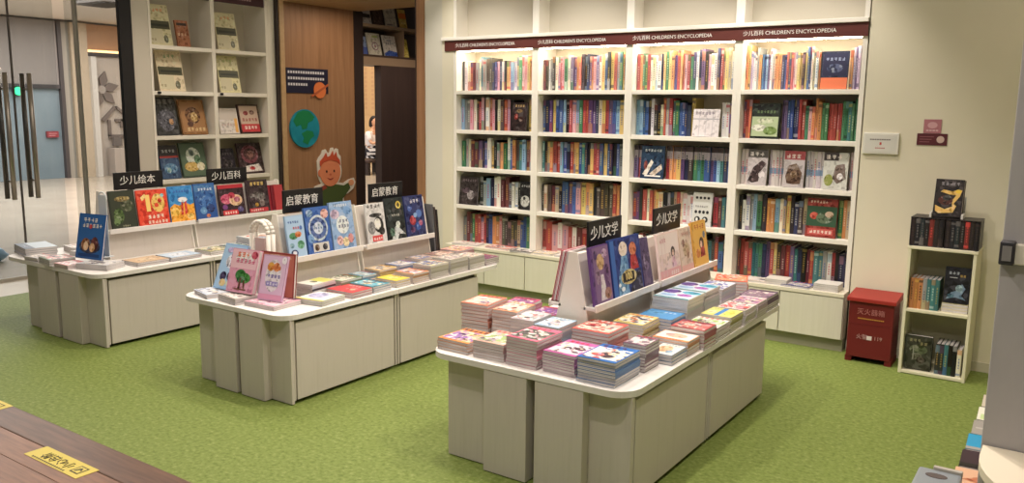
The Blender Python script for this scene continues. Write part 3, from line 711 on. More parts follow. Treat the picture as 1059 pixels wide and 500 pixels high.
sign(2.715, -1.485, .925, .36, .14, '少儿文学', 'black sign over the pink and yellow books on the front table')

# -------- face-out books on the racks
ZL = ZL_A = 0.7142; ZL_C = 0.6932
def ledge_book(xc, y0, y1, h, base, label, art, tilt=0.16, t=.014, dx=0.0):
    ZL = ZL_C if xc > 2 else ZL_A
    w = (y1 - y0) - .006
    return face_x('picture_book', (y0 + y1) / 2, ZL, xc + .118 + dx, w, h, t, base, label, art, tilt)
XA, XB, XC_ = -1.09, 0.76, 2.715
ledge_book(XA, -2.625, -2.425, .275, (46, 52, 42), 'dark green forest picture book beside the red number book on the rear table', [('r', .03, .03, .97, .97, (50, 56, 44)), ('e', .3, .35, .2, .2, (84, 108, 62)), ('e', .65, .6, .25, .16, (70, 76, 50)), ('e', .5, .78, .3, .07, (120, 104, 66)), ('e', .2, .2, .12, .1, (104, 130, 80)), ('g', .3, .76, 4, .1, (190, 170, 110)), ('g', .4, .06, 4, .06, (180, 180, 150))])
o = ledge_book(XA, -2.418, -2.17, .265, (226, 74, 54), 'red picture book with a big yellow number ten', [('e', .68, .62, .22, .26, (236, 196, 110)), ('e', .62, .56, .07, .06, (226, 74, 54)), ('e', .74, .68, .07, .06, (226, 74, 54)), ('r', .28, .4, .42, .86, (242, 206, 120)), ('p', [(.12, .8), (.28, .9), (.3, .78), (.16, .7)], (246, 214, 130)), ('e', .84, .82, .06, .05, (150, 200, 210)), ('g', .3, .2, 4, .11, (244, 226, 206)), ('g', .28, .06, 6, .09, (244, 226, 206))])
ledge_book(XA, -2.162, -1.95, .275, (60, 140, 206), 'blue and orange picture book with red legs on the rear table', [('p', [(0, 0), (0, .42), (.2, .52), (.4, .46), (.6, .54), (.85, .46), (1, .5), (1, 0)], (242, 170, 60)), ('e', .2, .3, .18, .12, (246, 196, 90)), ('p', [(.42, .2), (.5, .62), (.56, .62), (.52, .2)], (214, 62, 52)), ('p', [(.58, .2), (.62, .6), (.7, .62), (.7, .24)], (214, 62, 52)), ('e', .55, .62, .2, .07, (236, 236, 232)), ('g', .2, .82, 6, .09, (60, 90, 170)), ('e', .8, .14, .14, .08, (250, 214, 120))])
ledge_book(XA, -1.943, -1.75, .28, (52, 98, 168), 'deep blue picture book with a pale whale shape on the rear table', [('r', 0, 0, 1, .55, (44, 84, 150)), ('e', .5, .5, .34, .16, (70, 116, 176)), ('e', .7, .3, .2, .12, (40, 66, 120)), ('e', .35, .25, .16, .1, (96, 150, 196)), ('e', .55, .1, .1, .05, (200, 130, 96)), ('g', .2, .8, 5, .11, (210, 222, 236))])
ledge_book(XA, -1.728, -1.482, .255, (56, 34, 42), 'black and red book with pink and cream stars on the rear table', [('r', 0, .88, 1, 1, (176, 44, 56)), ('e', .3, .55, .24, .16, (206, 90, 120)), ('e', .65, .5, .26, .18, (226, 190, 150)), ('e', .5, .65, .14, .1, (190, 60, 80)), ('e', .7, .52, .12, .09, (180, 100, 120)), ('e', .2, .3, .1, .08, (120, 70, 130)), ('r', .1, .05, .7, .2, (206, 56, 62)), ('g', .16, .08, 5, .08, (240, 220, 210)), ('e', .8, .2, .12, .09, (90, 80, 130))])
ledge_book(XA, -1.458, -1.235, .275, (62, 46, 50), 'dark book with silver gears and a red foot band on the rear table', [('e', .5, .5, .36, .14, (110, 96, 98)), ('e', .3, .4, .16, .1, (84, 70, 76)), ('e', .65, .3, .14, .1, (130, 116, 112)), ('r', .05, .04, .9, .16, (192, 52, 62)), ('g', .2, .84, 4, .13, (220, 190, 110)), ('g', .1, .07, 6, .08, (236, 210, 200)), ('e', .4, .26, .08, .06, (190, 150, 70))])
for i in range(3):
    face_x('picture_book', -1.17 + i * .022, ZL + 0.001, XA + .088 + i * .0135, .09, .22, .01, [(150, 42, 54), (120, 36, 48), (176, 60, 66)][i], f'{["dark red", "maroon", "crimson"][i]} book propped edge-on at the far end of the rear table rack', None, .16)
ledge_book(XB, -2.625, -2.485, .25, (160, 194, 226), 'light blue picture book with a small green dinosaur on the middle table', [('r', .03, .03, .97, .97, (172, 202, 230)), ('e', .35, .52, .24, .08, (90, 150, 110)), ('e', .62, .55, .18, .07, (214, 130, 80)), ('e', .7, .3, .2, .1, (120, 180, 150)), ('e', .3, .12, .2, .08, (70, 90, 150)), ('e', .3, .12, .12, .05, (226, 230, 236)), ('g', .12, .82, 5, .1, (60, 90, 160)), ('g', .36, .68, 3, .1, (190, 70, 80)), ('e', .2, .3, .12, .06, (130, 170, 190)), ('e', .8, .7, .08, .05, (90, 120, 180))])
ledge_book(XB, -2.478, -2.28, .285, (70, 112, 176), 'blue picture book with a round badge and photographs on the middle table', [('e', .5, .55, .4, .28, (196, 208, 222)), ('e', .5, .55, .34, .23, (80, 110, 160)), ('e', .5, .55, .2, .13, (196, 212, 228)), ('g', .38, .52, 3, .08, (60, 90, 150)), ('e', .82, .84, .16, .1, (226, 180, 170)), ('e', .2, .88, .14, .08, (150, 176, 210)), ('r', .2, .05, .85, .24, (206, 206, 200)), ('e', .35, .14, .1, .07, (110, 80, 70)), ('e', .68, .14, .1, .07, (60, 56, 66)), ('e', .15, .35, .12, .1, (120, 160, 210))])
ledge_book(XB, -2.275, -2.08, .3, (150, 182, 222), 'pale blue picture book with white bubbles and animals on the middle table', [('e', .5, .52, .28, .19, (228, 232, 236)), ('g', .36, .56, 3, .11, (60, 70, 110)), ('g', .3, .46, 4, .1, (60, 70, 110)), ('e', .2, .75, .2, .1, (206, 190, 214)), ('e', .75, .8, .18, .08, (120, 160, 214)), ('e', .3, .2, .14, .1, (226, 190, 190)), ('e', .55, .16, .14, .1, (236, 216, 180)), ('e', .78, .22, .12, .1, (210, 150, 150)), ('g', .2, .9, 6, .08, (230, 236, 240))])
ledge_book(XB, -1.97, -1.795, .265, (222, 222, 220), 'white picture book with black panda shapes and a red tag on the middle table', [('g', .1, .88, 4, .15, (40, 38, 40)), ('e', .5, .7, .34, .05, (50, 48, 50)), ('e', .62, .46, .26, .2, (44, 42, 44)), ('e', .56, .48, .18, .14, (232, 232, 230)), ('e', .22, .4, .2, .16, (140, 142, 138)), ('e', .75, .3, .16, .1, (40, 40, 42)), ('r', .2, .06, .75, .2, (214, 70, 72)), ('g', .26, .09, 4, .1, (240, 226, 220))])
ledge_book(XB, -1.788, -1.605, .285, (44, 48, 54), 'black picture book with a yellow moon and white branches on the middle table', [('e', .72, .82, .14, .09, (226, 206, 90)), ('e', .72, .82, .08, .05, (90, 80, 50)), ('p', [(.2, .04), (.4, .3), (.7, .45), (.62, .3), (.95, .12), (.6, .14), (.5, .02)], (206, 212, 210)), ('e', .6, .36, .12, .08, (222, 226, 222)), ('e', .25, .2, .14, .1, (90, 120, 110)), ('e', .2, .6, .12, .16, (66, 76, 72)), ('g', .3, .56, 4, .09, (200, 200, 190))])
ledge_book(XB, -1.598, -1.4, .285, (52, 62, 112), 'navy picture book with red and blue flowers on the middle table', [('e', .35, .4, .16, .12, (190, 80, 90)), ('e', .7, .55, .16, .1, (90, 120, 190)), ('e', .6, .25, .14, .1, (60, 90, 160)), ('e', .75, .32, .1, .07, (170, 90, 120)), ('e', .25, .7, .12, .08, (80, 110, 170)), ('e', .5, .52, .1, .06, (140, 170, 210)), ('e', .3, .18, .12, .07, (110, 70, 110)), ('g', .3, .82, 3, .13, (216, 216, 226))])
for i in range(3):
    face_x('picture_book', -1.262 + i * .0175, .5015, XB + .0 + i * .004, .2, .42 - .02 * i, .015, [(98, 100, 104), (70, 62, 60), (44, 40, 42)][i], f'{["grey", "dark brown", "black"][i]} book leaning edge-on against the far end of the middle table rack', None, .1, yaw=1.5)
ledge_book(XC_, -2.51, -2.325, .275, (102, 70, 130), 'purple storybook with a pale dress shape on the front table', [('r', .12, .02, .98, .98, (124, 96, 136)), ('e', .5, .72, .2, .14, (206, 168, 130)), ('p', [(.36, .06), (.46, .5), (.6, .5), (.72, .06)], (214, 204, 214)), ('e', .8, .45, .14, .22, (96, 70, 116)), ('e', .3, .5, .12, .16, (150, 120, 150)), ('e', .75, .85, .16, .08, (176, 150, 176)), ('e', .75, .16, .18, .1, (150, 110, 90)), ('e', .26, .85, .1, .08, (86, 60, 110))])
o = ledge_book(XC_, -2.318, -1.99, .285, (34, 62, 128), 'deep blue storybook with two fair heads and a gold number badge on the front table', [('r', .02, .02, .14, .98, (60, 104, 176)), ('e', .42, .8, .14, .13, (236, 222, 204)), ('p', [(.22, .36), (.34, .68), (.52, .68), (.56, .36)], (96, 146, 196)), ('e', .74, .76, .12, .12, (214, 130, 96)), ('p', [(.6, .4), (.64, .66), (.82, .66), (.9, .4)], (176, 52, 62)), ('p', [(.56, .02), (.62, .34), (.94, .36), (.97, .02)], (38, 36, 70)), ('p', [(.14, .02), (.2, .36), (.46, .36), (.5, .02)], (116, 160, 206)), ('e', .52, .3, .26, .13, (206, 184, 130)), ('r', .32, .22, .7, .38, (44, 38, 40)), ('e', .3, .12, .06, .04, (226, 234, 240)), ('e', .2, .2, .04, .03, (226, 234, 240))])
text('lettering', o, '100', .05, (0.0, -.011, .087), (PI / 2, 0, 0), mat((226, 206, 140), .5))
ledge_book(XC_, -1.79, -1.515, .25, (234, 210, 206), 'pale pink book with a small dark-haired figure on the front table', [('r', .03, .55, .97, .97, (236, 220, 214)), ('r', 0, 0, 1, .2, (226, 170, 172)), ('e', .68, .55, .1, .12, (60, 46, 52)), ('e', .68, .53, .06, .07, (236, 206, 190)), ('p', [(.58, .22), (.64, .46), (.74, .46), (.82, .22)], (230, 190, 200)), ('r', .3, .05, .32, .95, (222, 196, 192)), ('r', .15, .05, .17, .95, (222, 196, 192)), ('g', .1, .8, 3, .08, (206, 150, 156)), ('g', .5, .06, 4, .08, (240, 226, 222))])
ledge_book(XC_, -1.508, -1.335, .25, (230, 206, 186), 'cream-pink book with faint brown figures on the front table', [('e', .5, .5, .3, .16, (206, 176, 150)), ('e', .3, .65, .1, .1, (150, 110, 90)), ('e', .6, .4, .1, .12, (190, 150, 126)), ('g', .2, .82, 4, .12, (190, 130, 120)), ('r', 0, 0, 1, .16, (226, 176, 168))])
ledge_book(XC_, -1.328, -1.105, .265, (226, 170, 74), 'yellow storybook with a dark-haired rider on the front table', [('r', .12, .03, .97, .97, (230, 182, 92)), ('g', .2, .82, 4, .14, (190, 96, 50)), ('e', .6, .5, .16, .14, (80, 56, 60)), ('e', .56, .48, .08, .08, (236, 206, 180)), ('p', [(.45, .2), (.5, .4), (.75, .44), (.8, .22)], (176, 70, 64)), ('e', .3, .3, .12, .1, (206, 120, 60)), ('e', .8, .68, .08, .08, (120, 130, 150))])
face_x('picture_book', -1.93, ZL_C + 0.004, XC_ + .117, .1, .25, .014, (84, 72, 108), 'violet-grey book standing behind the blue storybook on the front table', [('e', .5, .5, .3, .2, (120, 110, 140))], .2)
# books on the hidden side, seen edge-on at the near end of the front rack
for i, c in enumerate(((214, 206, 204), (178, 44, 78), (228, 222, 220), (190, 60, 80))):
    o = book('picture_book', .2, .25, .0098, mat(c, .4), ['white', 'crimson', 'cream-white', 'red'][i] + ' book leaning on the reverse side of the front table rack, ' + ['innermost', 'second inward', 'third inward', 'outermost'][i] + ' of four', 'book', 'books on the reverse of the front rack')
    o.matrix_world = Matrix.Translation((XC_ - .082 - .011 * i, -2.41, ZL_C + .003)) @ Matrix.Rotation(-PI / 2, 4, 'Z') @ Matrix.Rotation(-.2, 4, 'X') @ Matrix.Translation((0, 0, 0))
# blue book leaning on the near end of the rear rack, and a clear holder behind it
o = book('picture_book', .26, .31, .016, mat((40, 92, 156), .38), 'blue picture book with two glowing brown figures on the near end of the rear table', 'book', None, (0, 0, 0), (0, 0, 0),
         [('r', .03, .02, .97, .98, (44, 98, 162)), ('e', .5, .28, .4, .16, (50, 60, 80)), ('e', .34, .32, .16, .14, (150, 96, 60)), ('e', .36, .28, .09, .1, (236, 206, 160)), ('e', .68, .34, .14, .16, (96, 48, 40)), ('e', .6, .26, .1, .1, (226, 190, 140)), ('r', .1, .05, .9, .12, (30, 66, 120)), ('g', .2, .82, 4, .11, (238, 232, 220)), ('g', .18, .7, 6, .1, (238, 230, 214)), ('e', .48, .72, .06, .05, (214, 80, 80))])
o.matrix_world = Matrix.Translation((-0.93, -2.83, .545)) @ Matrix.Rotation(0.16, 4, 'Z') @ Matrix.Rotation(-.2, 4, 'X')
e = tag(empty('book_stand', (-0.97, -2.71, .5425)), 'clear acrylic stand behind the blue picture book on the rear table', 'book stand')
ACR = mat((214, 220, 222), .15)
bx('back_plate', (-.05, .05, 0.02, .026, 0, .43), ACR, e, .003); bx('foot_plate', (-.06, .06, -.03, .05, -0.0, .004), ACR, e)
b = MB()
for i in range(9):
    t = PI * i / 8; t2 = PI * (i + 1) / 8
    if i < 8: b.tube((.05 * math.cos(t), .023, .40 + .05 * math.sin(t)), (.05 * math.cos(t2), .023, .40 + .05 * math.sin(t2)), .005, ACR, 8)
b.build('top_loop', e)
# looped white holder on the near end of the middle rack
e = tag(empty('leaflet_holder', (0.70, -2.66, .5012)), 'white looped leaflet holder at the near end of the middle table rack', 'leaflet holder')
for k_, yy in enumerate((0.0, -0.035)):
    b = MB(); pts = [(-.07, 0.0, 0.0)] + [(-.07 + .075 - .075 * math.cos(PI * i / 10), 0, .36 + .07 * math.sin(PI * i / 10)) for i in range(11)] + [(.08, 0, 0.0)]
    for p, q in zip(pts[:-1], pts[1:]): b.tube((p[0], p[1] + yy, p[2]), (q[0], q[1] + yy, q[2]), .013, WHITE, 8)
    b.build('loop', e, 0, True)
bx('holder_base', (-.09, .1, -.05, .015, -.0004, .004), WHITE, e)
for i in range(2):
    bx('leaflet_sheet', (-.05, .04, -.028 + i * .012, -.024 + i * .012, .004, .33), mat((220, 196, 190), .6), e)

# -------- front table: magazine stacks
def stack(cx, cy, w, d, n, t, base, acc, label, rz=0.0, seed=0, z=.5008, jx=.003, art=None, kind='paperback', noart=False, vary=None, group=None):
    """n magazines lying on one another; the label describes the pile"""
    rr = random.Random(seed + 900); w -= .006
    spine = mat(base, .45)
    for i in range(n):
        top = i == n - 1
        c = base if vary is None else vary[i % len(vary)]
        if not top and vary is None: c = mixc(c, (150, 144, 148), .45)
        cov = mat(jit(c, rr, 8), .38)
        flip = (i // 3) % 2 if n > 4 else 0
        lab = f'{"topmost" if top else ORD[n - i] + " down,"} {label}' if n > 1 else label
        a = None
        if top and not noart: a = art or rand_art(rr, base, acc)
        flat(kind, cx + rr.uniform(-jx, jx), cy + rr.uniform(-jx, jx), z + i * (t + .0006), w, d, t, cov, rz + rr.uniform(-.015, .015) + (PI if flip and not top else 0), lab, a, group or f'pile: {label}', board=.0008)
    return z + n * (t + .0006)
F = 'front table'
stack(2.345, -2.845, .185, .205, 4, .0125, (226, 150, 84), [(150, 110, 170), (214, 190, 206), (236, 200, 150)], f'orange magazine in the low stack at the outer corner of the {F}', -.04, 1)
stack(2.54, -2.85, .17, .2, 6, .0125, (214, 176, 160), [(150, 176, 110), (176, 160, 176), (226, 214, 200)], f'peach magazine in the second front-row stack of the {F}', .03, 2)
stack(2.722, -2.85, .165, .205, 9, .0135, (224, 112, 140), [(60, 66, 60), (210, 214, 208), (130, 150, 130)], f'rose-pink magazine in the tall middle front-row stack of the {F}', .0, 3)
stack(2.905, -2.84, .165, .21, 7, .0125, (196, 104, 166), [(226, 206, 214), (96, 84, 90), (206, 180, 110)], f'magenta magazine in the fourth front-row stack of the {F}', -.02, 4)
stack(3.09, -2.85, .18, .225, 8, .0125, (44, 110, 186), [(232, 226, 214), (220, 96, 90), (236, 206, 150), (210, 226, 236)], f'blue magazine in the stack at the rounded corner of the {F}', .0, 5)
stack(2.26, -2.59, .155, .2, 10, .0158, (222, 120, 92), [(226, 190, 176), (110, 90, 130), (236, 214, 196)], f'coral magazine in the outer second-row stack of the {F}', .12, 6)
stack(2.42, -2.57, .14, .19, 9, .0160, (226, 150, 110), [(220, 200, 190), (120, 96, 90), (190, 110, 96)], f'apricot magazine in the second stack of the second row, {F}', .08, 7)
stack(2.56, -2.63, .13, .17, 8, .0165, (196, 190, 196), [(226, 220, 216), (150, 160, 170), (206, 150, 150)], f'grey-white magazine in the second-row middle stack of the {F}', .05, 8)
stack(2.70, -2.635, .135, .17, 8, .0155, (170, 200, 222), [(232, 236, 238), (120, 150, 180), (210, 190, 200)], f'ice-blue magazine in the stack before the rack end, {F}', .02, 9)
stack(2.90, -2.575, .19, .2, 8, .0155, (216, 96, 84), [(226, 196, 180), (236, 220, 200), (190, 70, 76)], f'brick-red magazine in the second-row stack below the purple storybook, {F}', .0, 10)
stack(3.135, -2.64, .11, .14, 9, .0125, (120, 84, 104), [(214, 200, 200), (150, 120, 140)], f'plum-brown magazine in the small stack behind the blue stack, {F}', .02, 11)
# far right strip of the front table and the second unit
stack(2.93, -2.27, .16, .19, 8, .0125, (226, 206, 120), [(236, 232, 220), (214, 120, 60), (60, 70, 110)], f'yellow-white magazine in the stack under the blue storybook, {F}', .02, 12)
stack(3.18, -2.465, .12, .17, 3, .0150, (60, 130, 186), [(240, 236, 228), (236, 206, 170)], f'sky-blue-spined magazine in the low stack at the table edge, {F}', .0, 13, art=[('r', .02, .02, .98, .98, (236, 228, 216)), ('e', .4, .5, .3, .3, (226, 190, 150)), ('e', .7, .3, .14, .14, (150, 180, 200)), ('g', .2, .84, 5, .1, (90, 110, 150))])
stack(3.155, -2.315, .18, .14, 5, .0130, (230, 150, 84), [(240, 232, 220), (214, 170, 150)], f'orange-spined white magazine in the second edge stack, {F}', .0, 14, art=[('r', .02, .15, .98, .98, (238, 230, 218)), ('e', .5, .55, .3, .25, (226, 186, 160)), ('e', .3, .6, .12, .1, (190, 150, 150)), ('g', .1, .03, 8, .07, (190, 90, 60))])
stack(3.175, -2.165, .175, .15, 6, .0150, (170, 56, 66), [(206, 110, 104), (226, 150, 130)], f'dark red book in the third edge stack, before the table joint, {F}', .0, 15)
F2 = 'front table far unit'
stack(3.175, -1.985, .17, .19, 5, .0130, (232, 228, 216), [(150, 190, 90), (236, 232, 226), (190, 160, 200)], f'white magazine in the edge stack after the joint, {F2}', .0, 16)
stack(3.175, -1.79, .165, .175, 6, .0130, (222, 216, 120), [(60, 130, 200), (232, 226, 150)], f'lemon magazine with a blue stripe, second edge stack, {F2}', .0, 17, art=[('r', .4, .02, .56, .98, (60, 130, 200)), ('e', .75, .5, .16, .3, (236, 226, 110)), ('e', .2, .4, .14, .2, (240, 236, 190)), ('g', .1, .8, 3, .08, (90, 150, 90))])
stack(3.19, -1.605, .155, .17, 6, .0130, (236, 226, 220), [(214, 80, 76), (240, 236, 230), (206, 170, 190)], f'white and red magazine in the third edge stack, {F2}', .0, 18)
stack(3.195, -1.42, .145, .17, 6, .0130, (226, 200, 206), [(170, 110, 160), (240, 220, 170), (226, 160, 120)], f'lilac-pink magazine in the fourth edge stack, {F2}', .0, 19)
stack(3.175, -1.21, .17, .2, 6, .0120, (80, 56, 84), [(150, 120, 140), (110, 80, 100)], f'dark plum magazine in the last edge stack, {F2}', .0, 20)
stack(2.955, -2.045, .19, .17, 6, .0140, (70, 136, 196), [(110, 170, 214), (90, 150, 206)], f'bright blue book in the low stack beside the rack, {F2}', .0, 21, art=[('r', .02, .02, .98, .98, (84, 150, 206)), ('e', .3, .6, .3, .2, (110, 170, 220)), ('g', .5, .7, 3, .1, (220, 230, 236))])
big = [('r', .02, .0, .98, .08, (50, 140, 150)), ('r', .02, .08, .98, .98, (206, 220, 232)), ('e', .22, .7, .24, .22, (90, 60, 150)), ('e', .75, .75, .26, .16, (60, 170, 206)), ('e', .7, .4, .2, .14, (170, 90, 190)), ('e', .3, .3, .22, .12, (150, 190, 230)), ('e', .5, .55, .12, .1, (236, 236, 240))]
stack(2.955, -1.835, .2, .215, 9, .0165, (226, 226, 224), [(60, 170, 206)], f'white-edged magazine with purple and teal print, nearer tall stack, {F2}', .0, 22, art=big)
stack(2.955, -1.61, .2, .215, 9, .0165, (226, 226, 224), [(60, 170, 206)], f'white-edged magazine with purple and teal print, farther tall stack, {F2}', .0, 23, art=big)
stack(2.965, -1.33, .16, .22, 7, .0165, (214, 214, 226), [(110, 120, 190), (236, 232, 226)], f'blue-white magazine in the stack below the yellow storybook, {F2}', .0, 24)
stack(2.97, -1.085, .19, .2, 7, .0165, (222, 106, 76), [(236, 150, 110), (214, 90, 66)], f'orange-red magazine in the stack at the rack foot, {F2}', .3, 25)
# far side of the front table (mostly behind the rack)
stack(2.305, -2.335, .15, .2, 7, .0155, (176, 60, 96), [(150, 80, 140), (226, 190, 200), (120, 70, 130)], f'magenta-red magazine in the stack behind the coral stack, {F}', .15, 26)
stack(2.49, -2.36, .14, .16, 6, .0158, (150, 56, 90), [(120, 70, 150), (206, 170, 200)], f'purple-red magazine in the stack beside the reverse of the rack, {F}', .1, 27)

# -------- middle table
MDL = 'middle table'
stack(0.50, -2.87, .2, .17, 2, .012, (196, 206, 220), [(220, 222, 226), (150, 170, 190)], f'pale blue book lying under the propped blue book, corner of the {MDL}', -.25, 31)
stack(0.745, -2.885, .19, .16, 3, .012, (206, 200, 190), [(226, 220, 212), (170, 160, 150)], f'grey-white book lying under the pink tree book, {MDL}', -.12, 32)
stack(0.975, -2.835, .24, .2, 2, .012, (226, 176, 190), [(236, 206, 214), (206, 150, 170)], f'pink book lying under the upright lilac book, {MDL}', .05, 33)
def prop(cx, cy, z, w, h, t, base, rz, tilt, label, art):
    o = book('picture_book', w, h, t, mat(base, .38), label, 'book', None, (0, 0, 0), (0, 0, 0), art)
    o.matrix_world = Matrix.Translation((cx, cy, z + t / 2 * math.sin(tilt) + .0006)) @ Matrix.Rotation(rz, 4, 'Z') @ Matrix.Rotation(-tilt, 4, 'X')
    return o
prop(0.555, -2.84, .5275, .2, .275, .016, (150, 190, 226), .02, .42, 'light blue picture book propped behind the pink tree book, middle table corner', [('r', .03, .03, .97, .97, (166, 200, 230)), ('e', .5, .62, .26, .16, (232, 236, 240)), ('g', .4, .64, 2, .18, (60, 70, 96)), ('g', .3, .5, 4, .11, (60, 70, 96)), ('e', .3, .28, .14, .1, (70, 60, 90)), ('e', .6, .3, .14, .1, (80, 66, 90)), ('e', .35, .14, .14, .08, (226, 200, 150)), ('e', .65, .14, .14, .08, (206, 226, 190)), ('e', .3, .86, .12, .06, (206, 190, 226))])
prop(0.745, -2.875, .5395, .205, .25, .03, (232, 166, 186), .1, .3, 'pink picture book with a green tree and brown trunk, propped on the middle table', [('r', .02, .55, .98, .98, (236, 196, 206)), ('e', .5, .8, .34, .12, (244, 232, 232)), ('g', .22, .82, 3, .13, (226, 110, 60)), ('g', .2, .68, 5, .12, (206, 90, 130)), ('e', .86, .88, .12, .09, (206, 80, 110)), ('e', .46, .4, .2, .13, (70, 130, 70)), ('e', .64, .34, .2, .12, (84, 146, 76)), ('e', .5, .3, .16, .08, (60, 116, 66)), ('p', [(.42, .08), (.46, .34), (.52, .34), (.5, .08)], (110, 70, 50)), ('p', [(.62, .1), (.58, .28), (.64, .3), (.68, .1)], (110, 70, 50)), ('r', .3, .06, .75, .09, (120, 80, 60))])
prop(0.985, -2.865, .5275, .175, .255, .012, (214, 170, 206), .14, .28, 'lilac picture book with orange animals and a blue title, propped on the middle table', [('r', .04, .03, .96, .97, (222, 190, 218)), ('e', .5, .55, .32, .36, (232, 226, 236)), ('e', .36, .74, .14, .1, (230, 170, 80)), ('e', .6, .74, .14, .1, (226, 150, 100)), ('g', .22, .68, 4, .12, (206, 110, 60)), ('g', .28, .5, 4, .11, (110, 96, 170)), ('r', .26, .32, .74, .42, (150, 140, 200)), ('g', .3, .34, 4, .09, (236, 232, 240)), ('e', .88, .9, .1, .08, (240, 238, 240)), ('r', .04, .03, .96, .14, (222, 160, 190))])
o = prop(0.90, -2.745, .5008, .26, .27, .02, (150, 70, 60), .1, .12, 'brown-red picture book standing behind the pink tree book, middle table', [('r', .03, .03, .97, .97, (190, 120, 100)), ('e', .5, .9, .4, .06, (214, 170, 140)), ('g', .2, .86, 6, .09, (110, 50, 50))])
stack(1.12, -2.62, .2, .2, 2, .015, (150, 180, 90), [(200, 206, 226), (226, 214, 170)], f'green-edged white book at the table edge beside the lilac book, {MDL}', .12, 34, art=[('r', .02, .02, .98, .98, (222, 222, 226)), ('e', .4, .55, .3, .3, (190, 190, 220)), ('r', 0, 0, 1, .12, (222, 206, 120)), ('g', .3, .8, 5, .1, (150, 150, 180))])
stack(0.955, -2.50, .13, .2, 6, .0122, (190, 190, 190), [(206, 206, 110), (226, 226, 216)], f'grey book with a yellow-green cover in the pile before the rack, {MDL}', .1, 35, vary=[(60, 60, 66), (190, 188, 190), (206, 204, 206)], art=[('r', .02, .5, .98, .98, (206, 206, 110)), ('r', .02, .02, .98, .5, (226, 226, 214)), ('e', .5, .4, .2, .1, (120, 120, 100))])
stack(1.12, -2.39, .21, .17, 3, .0115, (206, 60, 66), [(226, 110, 104), (240, 200, 150)], f'bright red book lying at the edge, third from the rounded end, {MDL}', .02, 36, art=[('r', .02, .02, .98, .98, (214, 74, 78)), ('e', .6, .5, .2, .2, (226, 110, 104)), ('e', .7, .4, .08, .1, (236, 200, 160)), ('g', .2, .8, 4, .1, (236, 200, 190))])
stack(0.95, -2.28, .15, .18, 5, .0115, (96, 130, 90), [(226, 220, 200), (150, 170, 140)], f'green and cream book in the small pile below the round-badge book, {MDL}', .05, 37)
stack(1.12, -2.215, .2, .15, 3, .013, (70, 150, 170), [(110, 180, 196), (236, 220, 180)], f'teal book lying beside the bright red book, {MDL}', .0, 38)
stack(0.95, -2.115, .14, .12, 5, .0115, (120, 170, 190), [(200, 210, 210), (90, 140, 160)], f'pale teal book in the small pile at the table joint, {MDL}', .0, 39)
M2 = 'middle table far unit'
stack(1.135, -2.03, .18, .13, 3, .014, (222, 196, 70), [(230, 206, 96), (236, 220, 140)], f'yellow book lying at the table joint, {M2}', .0, 40, art=[('r', .02, .02, .98, .98, (228, 202, 84)), ('e', .5, .5, .24, .24, (236, 222, 140)), ('g', .2, .8, 4, .1, (60, 70, 90))])
stack(0.955, -1.95, .14, .16, 6, .0118, (222, 180, 100), [(206, 190, 170), (96, 130, 150)], f'amber book in the first inner pile beyond the joint, {M2}', .0, 41)
stack(1.15, -1.875, .17, .15, 5, .0122, (226, 150, 96), [(206, 176, 196), (230, 170, 120)], f'orange-pink book in the first edge pile beyond the joint, {M2}', .0, 42)
stack(0.955, -1.76, .14, .17, 6, .0122, (120, 140, 186), [(220, 214, 206), (170, 160, 190)], f'slate-blue book in the second inner pile, {M2}', .0, 43)
stack(1.155, -1.69, .16, .18, 7, .0125, (206, 202, 176), [(96, 110, 160), (226, 206, 120)], f'ivory book in the second edge pile, {M2}', .0, 44)
stack(0.955, -1.56, .14, .17, 7, .0122, (196, 170, 150), [(120, 130, 170), (220, 200, 170)], f'beige book in the third inner pile, {M2}', .0, 45)
stack(1.155, -1.485, .16, .19, 8, .0122, (196, 190, 174), [(170, 150, 150), (220, 196, 170), (110, 110, 130)], f'stone-grey book in the third edge pile, {M2}', .0, 46)
stack(1.155, -1.285, .16, .17, 7, .0122, (206, 196, 180), [(200, 180, 160), (160, 150, 160)], f'off-white book in the fourth edge pile, {M2}', .0, 47)
stack(0.955, -1.36, .14, .17, 7, .0122, (190, 150, 130), [(170, 130, 130), (220, 200, 180)], f'dusty pink book in the fourth inner pile, {M2}', .0, 48)
stack(1.15, -1.1, .17, .15, 4, .0122, (110, 56, 84), [(140, 80, 110), (90, 50, 70)], f'plum book in the last corner pile of the {M2}', .0, 49)
stack(0.93, -1.13, .18, .2, 7, .0122, (176, 116, 116), [(206, 160, 140), (200, 190, 80), (150, 90, 90)], f'dull rose book in the pile behind the rack end, {M2}', .1, 50)

# -------- rear table
RT = 'rear table'
stack(-1.68, -2.82, .3, .21, 4, .0155, (96, 110, 122), [(190, 206, 216)], f'grey-blue large book in the pile at the outer corner, {RT}', -.2, 61, vary=[(150, 160, 170), (120, 130, 140), (86, 96, 104)], art=[('r', .0, .3, 1, 1, (196, 210, 220)), ('r', 0, 0, 1, .3, (110, 122, 140)), ('g', .3, .1, 4, .08, (200, 210, 220))])
stack(-1.40, -2.93, .16, .13, 2, .014, (196, 190, 186), [(214, 206, 200), (150, 150, 150)], f'grey-white booklet beside the grey-blue pile, {RT}', .1, 62)
stack(-1.19, -2.915, .2, .17, 3, .0135, (112, 132, 104), [(206, 130, 130), (226, 190, 180), (190, 196, 180)], f'sage and pink book on the rounded end, {RT}', -.12, 63)
stack(-0.985, -2.925, .17, .15, 2, .0135, (222, 150, 150), [(236, 206, 200), (200, 110, 120)], f'pink book lying under the blue picture book, {RT}', .05, 64)
stack(-0.79, -2.83, .25, .17, 3, .0125, (206, 206, 208), [(222, 220, 216), (236, 230, 210)], f'white-edged thick book at the rounded corner by the blue book, {RT}', .35, 65)
